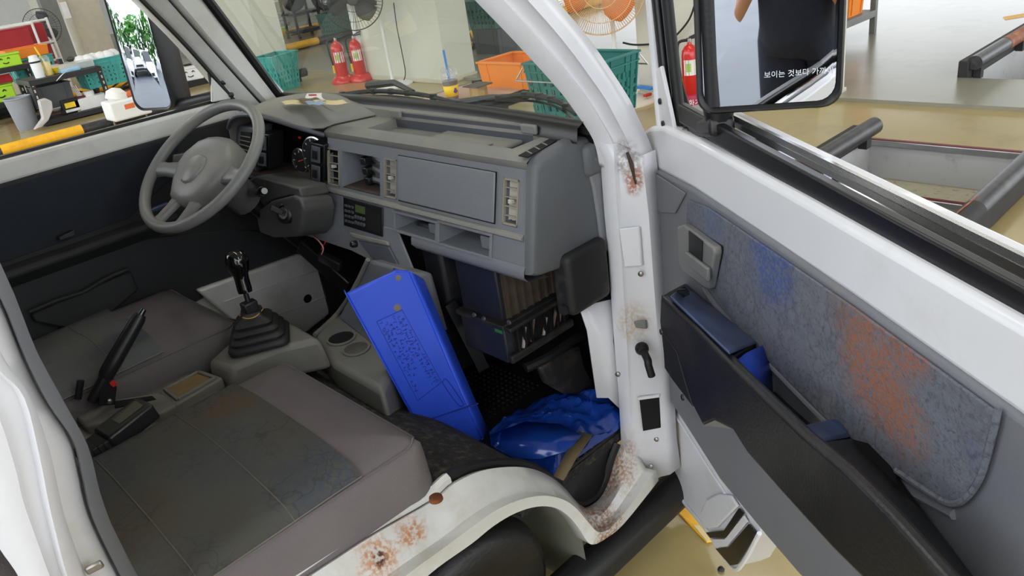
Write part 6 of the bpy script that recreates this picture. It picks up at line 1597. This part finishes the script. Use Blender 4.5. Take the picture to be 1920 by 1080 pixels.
# lower shelf: noodle cup, white box with brushes, spools
xx = sx(132, 205).x; nc = thing('noodle_cup', 'black, yellow and white noodle box on the lower shelf', 'noodle box', (xx, 9.2, zlow))
MB().box((xx-.10, 9.1, zlow), (xx+.10, 9.28, zlow+.17)).build('box_body', 'print_black', nc, bevel=.01)
MB().box((xx-.07, 9.094, zlow+.07), (xx+.05, 9.1, zlow+.13)).build('yellow_print', 'plastic_yellow', nc)
MB().box((xx-.08, 9.094, zlow+.02), (xx+.09, 9.1, zlow+.05)).build('white_print', 'label_white', nc)
MB().lathe([(.04, 0), (.09, .04), (.08, .09), (.02, .1)], (xx-.13, 9.25, zlow+.05), (0, 0, 1), 14).build('crumpled_wrap', 'paper_white', nc)
xx = sx(172, 200).x; wb = thing('white_box', 'low white carton with brushes lying on it on the lower shelf', 'carton', (xx, 9.25, zlow))
MB().box((xx-.20, 9.1, zlow), (xx+.20, 9.45, zlow+.14)).build('carton', 'plastic_white', wb, bevel=.006)
MB().lathe([(.06, 0), (.06, .06)], (xx+.02, 9.2, zlow+.14), (0, 0, 1), 16).build('tape_roll', 'paper_white', wb)
MB().bar((xx-.28, 9.15, zlow+.17), (xx-.02, 9.2, zlow+.15), .05, .02).build('brush', 'nosing_red', wb)
for k in range(4): MB().tube([(xx-.10+.012*k, 9.2, zlow+.15), (xx-.16+.022*k, 9.2, zlow+.30)], .006, 5).build('stick', 'plastic_white', wb)
MB().lathe([(.03, 0), (.04, .05), (.02, .1)], (xx+.15, 9.3, zlow+.14), (0, 0, 1), 10).build('dark_pot', 'print_black', wb)
# bin, clear bag, orange block
bn = put((55, 241), 0); tn = thing('waste_bin', 'grey plastic waste bin on the floor at the left edge', 'bin', tuple(bn))
MB().lathe([(.11, 0), (.115, .01), (.145, .36), (.152, .365), (.152, .38), (.14, .38), (.135, .36), (.105, .02)], bn, (0, 0, 1), 28, True, False).build('bin_body', 'bin_grey', tn)
pb_ = thing('clear_plastic_bag', 'translucent plastic bag slumped against the shelf rack by the bin', 'bag', tuple(put((85, 240), 0)))
px_ = [(72, 188), (86, 184), (98, 190), (100, 205), (92, 225), (80, 238), (64, 244), (70, 236), (80, 222), (76, 205)]
MB().prism([at(u, v, 'y', 8.85) for u, v in px_], (0, .08, 0)).build('bag_film', 'bag_clear', pb_, bevel=.02, bseg=3)
ob_ = thing('orange_block', 'small orange plastic block behind the clear bag', 'block', tuple(put((104, 218), 0)))
ob0 = put((104, 219), 0); MB().box((ob0.x-.09, ob0.y-.05, 0), (ob0.x+.09, ob0.y+.05, .2)).build('block', 'crate_orange', ob_, bevel=.015)
# big teal basket on a folding stand, with white globes
tbp = sx(199, 160, 9.3)
crate('basket', 'large teal basket full of white globes left of the wing mirror', V((tbp.x+.03, 9.45, tbp.z)), (.52, .40, .33), 'crate_teal', 0, (9, 4, .4, .6), .03, 'basket', .9)
random.seed(4)
for k in range(6):
    gx = tbp.x-.17+.08*k; gy = 9.40+random.uniform(-.08, .1)
    g_ = thing('globe', 'white lamp globe heaped in the large teal basket', 'globe', (gx, gy, tbp.z+.30), 'white globes in the teal basket')
    MB().lathe([(.01, 0), (.06, .01), (.085, .05), (.08, .09), (.05, .125), (.01, .135)], (gx, gy, tbp.z+.27), (0, 0, 1), 16).build('shell', 'plastic_white', g_)
fs = thing('folding_stand', 'black folding stand crossing under the large teal basket', 'stand', (tbp.x, 9.45, 0))
for y in (9.3, 9.6):
    MB().bar((tbp.x-.3, y, 0), (tbp.x+.3, y, tbp.z-.01), .02, .02).build('leg', 'rack_black', fs); MB().bar((tbp.x+.3, y, 0), (tbp.x-.3, y, tbp.z-.01), .02, .02).build('leg', 'rack_black', fs)
# white washing bowl on a wire stand
wbp = put((252, 243), 0); wz = .14
wt = thing('white_tub', 'white tub of rags on a wire stand just beyond the far door', 'tub', tuple(wbp))
MB().prism([wbp+V((-.20, -.14, wz)), wbp+V((.20, -.14, wz)), wbp+V((.20, .14, wz)), wbp+V((-.20, .14, wz))], (0, 0, .2)).build('tub', 'plastic_white', wt, bevel=.02, bseg=3)
MB().lathe([(.05, 0), (.11, .04), (.10, .11), (.04, .15)], wbp+V((-.08, .0, wz+.17)), (.3, 0, 1), 12).build('rag', 'paper_white', wt)
MB().bar(wbp+V((-.02, -.02, wz+.22)), wbp+V((.2, .05, wz+.24)), .1, .04).build('rag', 'orange_cloth', wt, bevel=.01)
MB().box(wbp+V((-.06, -.145, wz+.1)), wbp+V((.04, -.138, wz+.15))).build('sticker', 'orange_cloth', wt)
for dx in (-.17, .17):
    MB().tube([wbp+V((dx-.05, -.12, 0)), wbp+V((dx, 0, wz)), wbp+V((dx+.05, .12, 0))], .008, 6).build('wire_leg', 'chrome_ring', wt)
# low table at the far left with lime boxes, teal basket, orange crate
ly0 = 10.0
l1 = at(20, 125, 'y', ly0); l2 = at(15, 190, 'y', ly0)
shelf_unit('shelf_rack', 'black low shelf with lime boxes at the left edge', l1.x-.5, l1.x+.28, ly0, ly0+.5, (l2.z, l1.z), l1.z)
smile_box('lime green box on top of the low shelf at the left edge', V((l1.x-.0, ly0+.15, l1.z)), (.36, .3, .15), 'lime')
smile_box('lime green box with a smiling face on the lower shelf at the left edge', V((l2.x-.02, ly0+.15, l2.z)), (.34, .3, .2), 'lime')
bx = at(72, 150, 'y', 10.6)
crate('basket', 'teal basket under the orange tray at the left', V((bx.x, 10.7, bx.z)), (.5, .4, .30), 'crate_teal', 0, (7, 3, .4, .6), .03, 'basket', .9)
bs_ = thing('basket_stand', 'black stand under the teal basket at the left', 'stand', (bx.x, 10.7, 0))
for dx in (-.18, .18):
    for dy in (-.14, .14): MB().box((bx.x+dx-.012, 10.7+dy-.012, 0), (bx.x+dx+.012, 10.7+dy+.012, bx.z)).build('leg', 'rack_black', bs_)
crate('crate', 'shallow orange tray stacked on the teal basket at the left', V((bx.x-.02, 10.68, bx.z+.31)), (.50, .4, .12), 'crate_orange', 0, None, .02)
# red trolleys with white frames
for k, (u, v) in enumerate(((22, 108), (52, 98))):
    b_ = at(u, v, 'y', 12.2+.5*k); cx_ = b_.x
    t = thing('tube_trolley', ('red trolley with white tube frame at the upper left edge', 'second red trolley with white tube frame, behind the first')[k], 'trolley', (cx_, 12.4+.5*k, 0))
    y_ = 12.4+.5*k
    MB().box((cx_-.42, y_-.2, .30), (cx_+.36, y_+.2, 1.02)).build('red_panel', 'cart_red', t, bevel=.02)
    for z in (.45, .72, 1.05): MB().tube([(cx_-.45, y_-.24, z), (cx_+.42, y_-.24, z)], .018, 8).build('cross_tube', 'plastic_white', t)
    for x in (-.45, .42): MB().tube([(cx_+x, y_-.24, 0), (cx_+x, y_-.24, 1.08)], .02, 8).build('upright_tube', 'plastic_white', t)
sp_ = thing('steel_pillar', 'dark steel channel post with conduit beside the fan at the upper left', 'post', (4.9, 17.2, 0))
pa, pb2 = at(96, 60, 'y', 16.1), at(128, 60, 'y', 16.1)
MB().box((pa.x, 16.1, 0), (pb2.x, 16.3, 3.5)).build('channel', 'steel_grey', sp_)
MB().box((pb2.x+.02, 16.05, .9), (pb2.x+.14, 16.1, 1.2)).build('switch_box', 'plastic_white', sp_)
# right of the far mirror: green can, white smiling box on a long black bench
by0 = 9.3
g0_ = at(336, 127, 'y', by0); bz0 = at(365, 150, 'y', by0).z
lb_ = thing('long_bench', 'long black bench behind the far wing mirror', 'bench', (g0_.x, by0+.2, 0))
MB().box((g0_.x-.3, by0, bz0-.10), (g0_.x+1.1, by0+.4, bz0)).build('bench_top', 'rack_black', lb_)
for dx in (-.28, 1.05):
    for dy in (.03, .37): MB().box((g0_.x+dx-.02, by0+dy-.02, 0), (g0_.x+dx+.02, by0+dy+.02, bz0-.1)).build('leg', 'rack_black', lb_)
gcn = thing('watering_can', 'bright green plastic can beside the far wing mirror', 'can', (g0_.x, by0+.6, bz0))
MB().lathe([(.09, 0), (.12, .03), (.125, .2), (.08, .27), (.05, .29)], (g0_.x+.02, by0+.30, bz0), (0, 0, 1), 20).build('can_body', 'can_green', gcn)
MB().tube(smooth_path([(g0_.x+.10, by0+.3, bz0+.06), (g0_.x+.19, by0+.3, bz0+.14), (g0_.x+.10, by0+.3, bz0+.22)], 5), .015, 8).build('can_handle', 'can_green', gcn)
wsb = at(366, 148, 'y', by0)
smile_box('white box with a smiling face on the long bench', V((wsb.x, by0+.12, bz0)), (.34, .24, .17), 'plastic_white')
bgv = at(339, 148, 'y', by0-.02); bgl = thing('blue_glove', 'blue rubber glove on the long bench', 'glove', (bgv.x, by0+.05, bz0))
MB().lathe([(.02, 0), (.05, .03), (.05, .08), (.03, .13), (.01, .14)], (bgv.x, by0+.06, bz0), (0, 0, 1), 12).build('glove', 'blue_item', bgl)

# ------------------------------------------------------------------ behind the camera: what the wing mirrors show
for k, (dx, dy, rz__) in enumerate(((-6.9, 2.4, -.5), (-5.8, 4.5, -.5), (-4.7, 6.6, -.5))):
    car('car', ('white parked car, right of the three in the far wing mirror', 'white parked car in the middle of the far wing mirror', 'white parked car, left of the three in the far wing mirror')[k], (dx-4.2, dy+2.4, -.03), PI+rz__, 'car_white', .95)
random.seed(9)
def tree(name, label, c, h, r, m):
    t = thing(name, label, 'tree', c, 'trees beyond the car park'); c = V(c)
    MB().tube([c, c+V((0, 0, h*.4)), c+V((.1, 0, h*.7))], [.16, .12, .06], 8).build('trunk', 'bark', t)
    fo = MB()
    for i in range(420):
        a = random.uniform(0, 2*PI); b = random.uniform(-1, 1); rr = r*random.uniform(.55, 1)
        p = c+V((math.cos(a)*math.sqrt(1-b*b)*rr, math.sin(a)*math.sqrt(1-b*b)*rr, h*.62+b*rr*1.15)); s_ = random.uniform(.18, .4)
        d1 = V((random.uniform(-1, 1), random.uniform(-1, 1), random.uniform(-1, 1))).normalized()*s_; d2 = d1.cross(V((random.uniform(-1, 1), random.uniform(-1, 1), 1))).normalized()*s_
        fo.add([p-d1, p-d2, p+d1, p+d2], [(0, 1, 2, 3)])
    tag(fo.build('foliage', m, t, smooth=0), kind='stuff')
    return t
for k in range(7):
    an = math.radians(126+8.5*k); rr = 22+random.uniform(-1, 4)
    tree('tree', 'leafy green tree beyond the car park behind the camera', (math.cos(an)*rr, 1+math.sin(an)*rr, -.03), random.uniform(4.2, 5.6), random.uniform(2.0, 2.4), 'leaf_green' if k % 2 else 'leaf_dark')
def cone(c):
    t = thing('traffic_cone', 'orange traffic cone on the wet asphalt behind the camera', 'cone', c, 'cones in the mirror'); c = V(c)
    MB().box(c-V((.18, .18, 0)), c+V((.18, .18, .03))).build('cone_foot', 'cone_orange', t)
    MB().lathe([(.13, .03), (.03, .65), (.02, .66)], c, (0, 0, 1), 16).build('cone_body', 'cone_orange', t)
cone((-11, -5.6, -.03)); cone((-15, -9.4, -.03)); cone((-19, -13, -.03))

# the photographer, seen in the near wing mirror
pc = CAM-V((CF.x, CF.y, 0)).normalized()*.36; pc.z = 0
fw = V((CF.x, CF.y, 0)).normalized(); rt = fw.cross(V((0, 0, 1)))
per = thing('person', 'person in dark navy clothes holding up a phone, reflected in the near wing mirror', 'person', tuple(pc))
def bp_(r_, f_, z): return pc+rt*r_+fw*f_+V((0, 0, z))
J = {'pel': (0, 0, .95), 'bel': (0, .02, 1.08), 'che': (0, .0, 1.30), 'nec': (0, -.01, 1.47), 'hed': (0, .02, 1.56), 'top': (0, .02, 1.70),
     'shR': (.19, -.01, 1.41), 'elR': (.34, .09, 1.02), 'wrR': (.12, .25, 1.33), 'shL': (-.19, -.01, 1.41), 'elL': (-.34, .09, 1.02), 'wrL': (-.12, .25, 1.33),
     'hiR': (.10, 0, .90), 'knR': (.12, .03, .50), 'anR': (.13, -.01, .09), 'toR': (.15, .14, .04), 'hiL': (-.10, 0, .90), 'knL': (-.12, .03, .50), 'anL': (-.13, -.01, .09), 'toL': (-.15, .14, .04)}
E_ = [('pel', 'bel'), ('bel', 'che'), ('che', 'nec'), ('nec', 'hed'), ('hed', 'top'), ('che', 'shR'), ('shR', 'elR'), ('elR', 'wrR'), ('che', 'shL'), ('shL', 'elL'), ('elL', 'wrL'),
      ('pel', 'hiR'), ('hiR', 'knR'), ('knR', 'anR'), ('anR', 'toR'), ('pel', 'hiL'), ('hiL', 'knL'), ('knL', 'anL'), ('anL', 'toL')]
RR = {'pel': (.17, .13), 'bel': (.17, .13), 'che': (.17, .125), 'nec': (.055, .055), 'hed': (.08, .09), 'top': (.06, .075), 'hi': (.095, .095), 'kn': (.06, .06), 'an': (.042, .042), 'to': (.04, .03), 'sh': (.065, .065), 'el': (.058, .058), 'wr': (.038, .032)}
def skin_mesh(name, names, edges, mname, par, grow=0.0, root='pel'):
    idx = {n: i for i, n in enumerate(names)}
    me = bpy.data.meshes.new(name); me.from_pydata([bp_(*J[n])-V(par['_o']) for n in names], [(idx[a], idx[b]) for a, b in edges], [])
    ob = bpy.data.objects.new(name, me); col.objects.link(ob); ob.parent = par; ob['_o'] = par['_o']
    sk = ob.modifiers.new('skin', 'SKIN'); sk.use_smooth_shade = True
    if not me.skin_vertices: me.skin_vertices.new()
    for n in names:
        r_ = RR.get(n, RR.get(n[:2])); v_ = me.skin_vertices[0].data[idx[n]]; v_.radius = (r_[0]+grow, r_[1]+grow); v_.use_root = (n == root)
    ob.modifiers.new('sub', 'SUBSURF').levels = 2; ob.modifiers['sub'].render_levels = 2
    me.materials.append(MATS[mname]); return ob
body = skin_mesh('body', list(J), E_, 'skin', per)
def oval_loft(name, mname, rings):
    """garment as stacked oval rings (right, forward, height, half width, half depth)"""
    rows = [[bp_(r_+math.cos(2*PI*k/24)*a_, f_+math.sin(2*PI*k/24)*b_, z) for k in range(25)] for r_, f_, z, a_, b_ in rings]
    return MB().grid(rows).build(name, mname, per, smooth=80, solid=.004, merge=True)
oval_loft('shirt', 'cloth_navy', [(0, 0, .84, .215, .165), (0, .01, .93, .215, .17), (0, .02, 1.05, .215, .175), (0, .02, 1.18, .225, .175), (0, .01, 1.30, .235, .165), (0, 0, 1.40, .225, .14), (0, -.01, 1.455, .13, .10), (0, -.01, 1.475, .07, .075)])
for s_ in (-1, 1):
    MB().tube([bp_(s_*.16, 0, 1.40), bp_(s_*.215, .01, 1.36), bp_(s_*.275, .05, 1.22), bp_(s_*.30, .065, 1.14)], [.085, .085, .072, .07], 16, caps=False).build('sleeve', 'cloth_navy', per, solid=.003)
    MB().tube([bp_(s_*.09, 0, .97), bp_(s_*.105, 0, .88), bp_(s_*.12, .03, .5), bp_(s_*.13, -.01, .10)], [.13, .125, .085, .07], 18, caps=False).build('trouser_leg', 'cloth_navy', per, solid=.003)
    MB().prism([bp_(s_*.10+dx, dy, 0.0) for dx, dy in ((.0, -.08), (.08, -.08), (.09, .14), (.06, .19), (.02, .19), (-.01, .12))], (0, 0, .07)).build('shoe', 'rubber', per, bevel=.02)
MB().lathe([(.10, 0), (.108, .05), (.10, .10), (.06, .145), (.01, .155)], bp_(0, .0, 1.585), (0, 0, 1), 20).build('hair', 'hair_black', per)
MB().lathe([(.004, .022), (.012, .012), (.016, 0)], bp_(0, .105, 1.575), tuple(fw), 10).build('nose', 'skin', body)
MB().tube([bp_(-.022, .108, 1.545), bp_(0, .113, 1.543), bp_(.022, .108, 1.545)], .004, 6).build('mouth', 'nosing_red', body)
for s_ in (-1, 1):
    MB().lathe([(.011, 0), (.008, .006), (.002, .008)], bp_(s_*.032, .098, 1.60), tuple(fw), 10).build('eye', 'hair_black', body)
    MB().lathe([(.026, 0), (.024, .008), (.010, .010)], bp_(s_*.082, .01, 1.59), tuple(rt*s_), 12).build('ear', 'skin', body)
for s_ in (-1, 1):
    hd_ = MB(); w0 = bp_(s_*.115, .26, 1.345)
    MB().obox(w0+V((0, 0, .03)), (rt, fw, (0, 0, 1)), (.035, .013, .045)).build('palm', 'skin', body, bevel=.012, bseg=3)
    for q in range(4):
        a = w0+V((0, 0, .045+.018*q-.02))-rt*s_*.02; MB().tube([a, a-rt*s_*.03+fw*.012, a-rt*s_*.052+fw*.004], [.0085, .008, .0065], 8).build('finger', 'skin', body)
    a = w0+V((0, 0, .06))-rt*s_*.01-fw*.01; MB().tube([a, a-rt*s_*.03+V((0, 0, .01))-fw*.006, a-rt*s_*.055+V((0, 0, .004))], [.010, .009, .007], 8).build('thumb', 'skin', body)
ph = thing('phone', 'black phone held up by the person behind the camera', 'phone', tuple(bp_(0, .272, 1.40)))
MB().obox(bp_(0, .272, 1.40), (rt, fw, (0, 0, 1)), (.078, .004, .037)).build('phone_body', 'phone_black', ph, bevel=.004)

# ------------------------------------------------------------------ tidy: drop the working property
for o in bpy.data.objects:
    if '_o' in o: del o['_o']
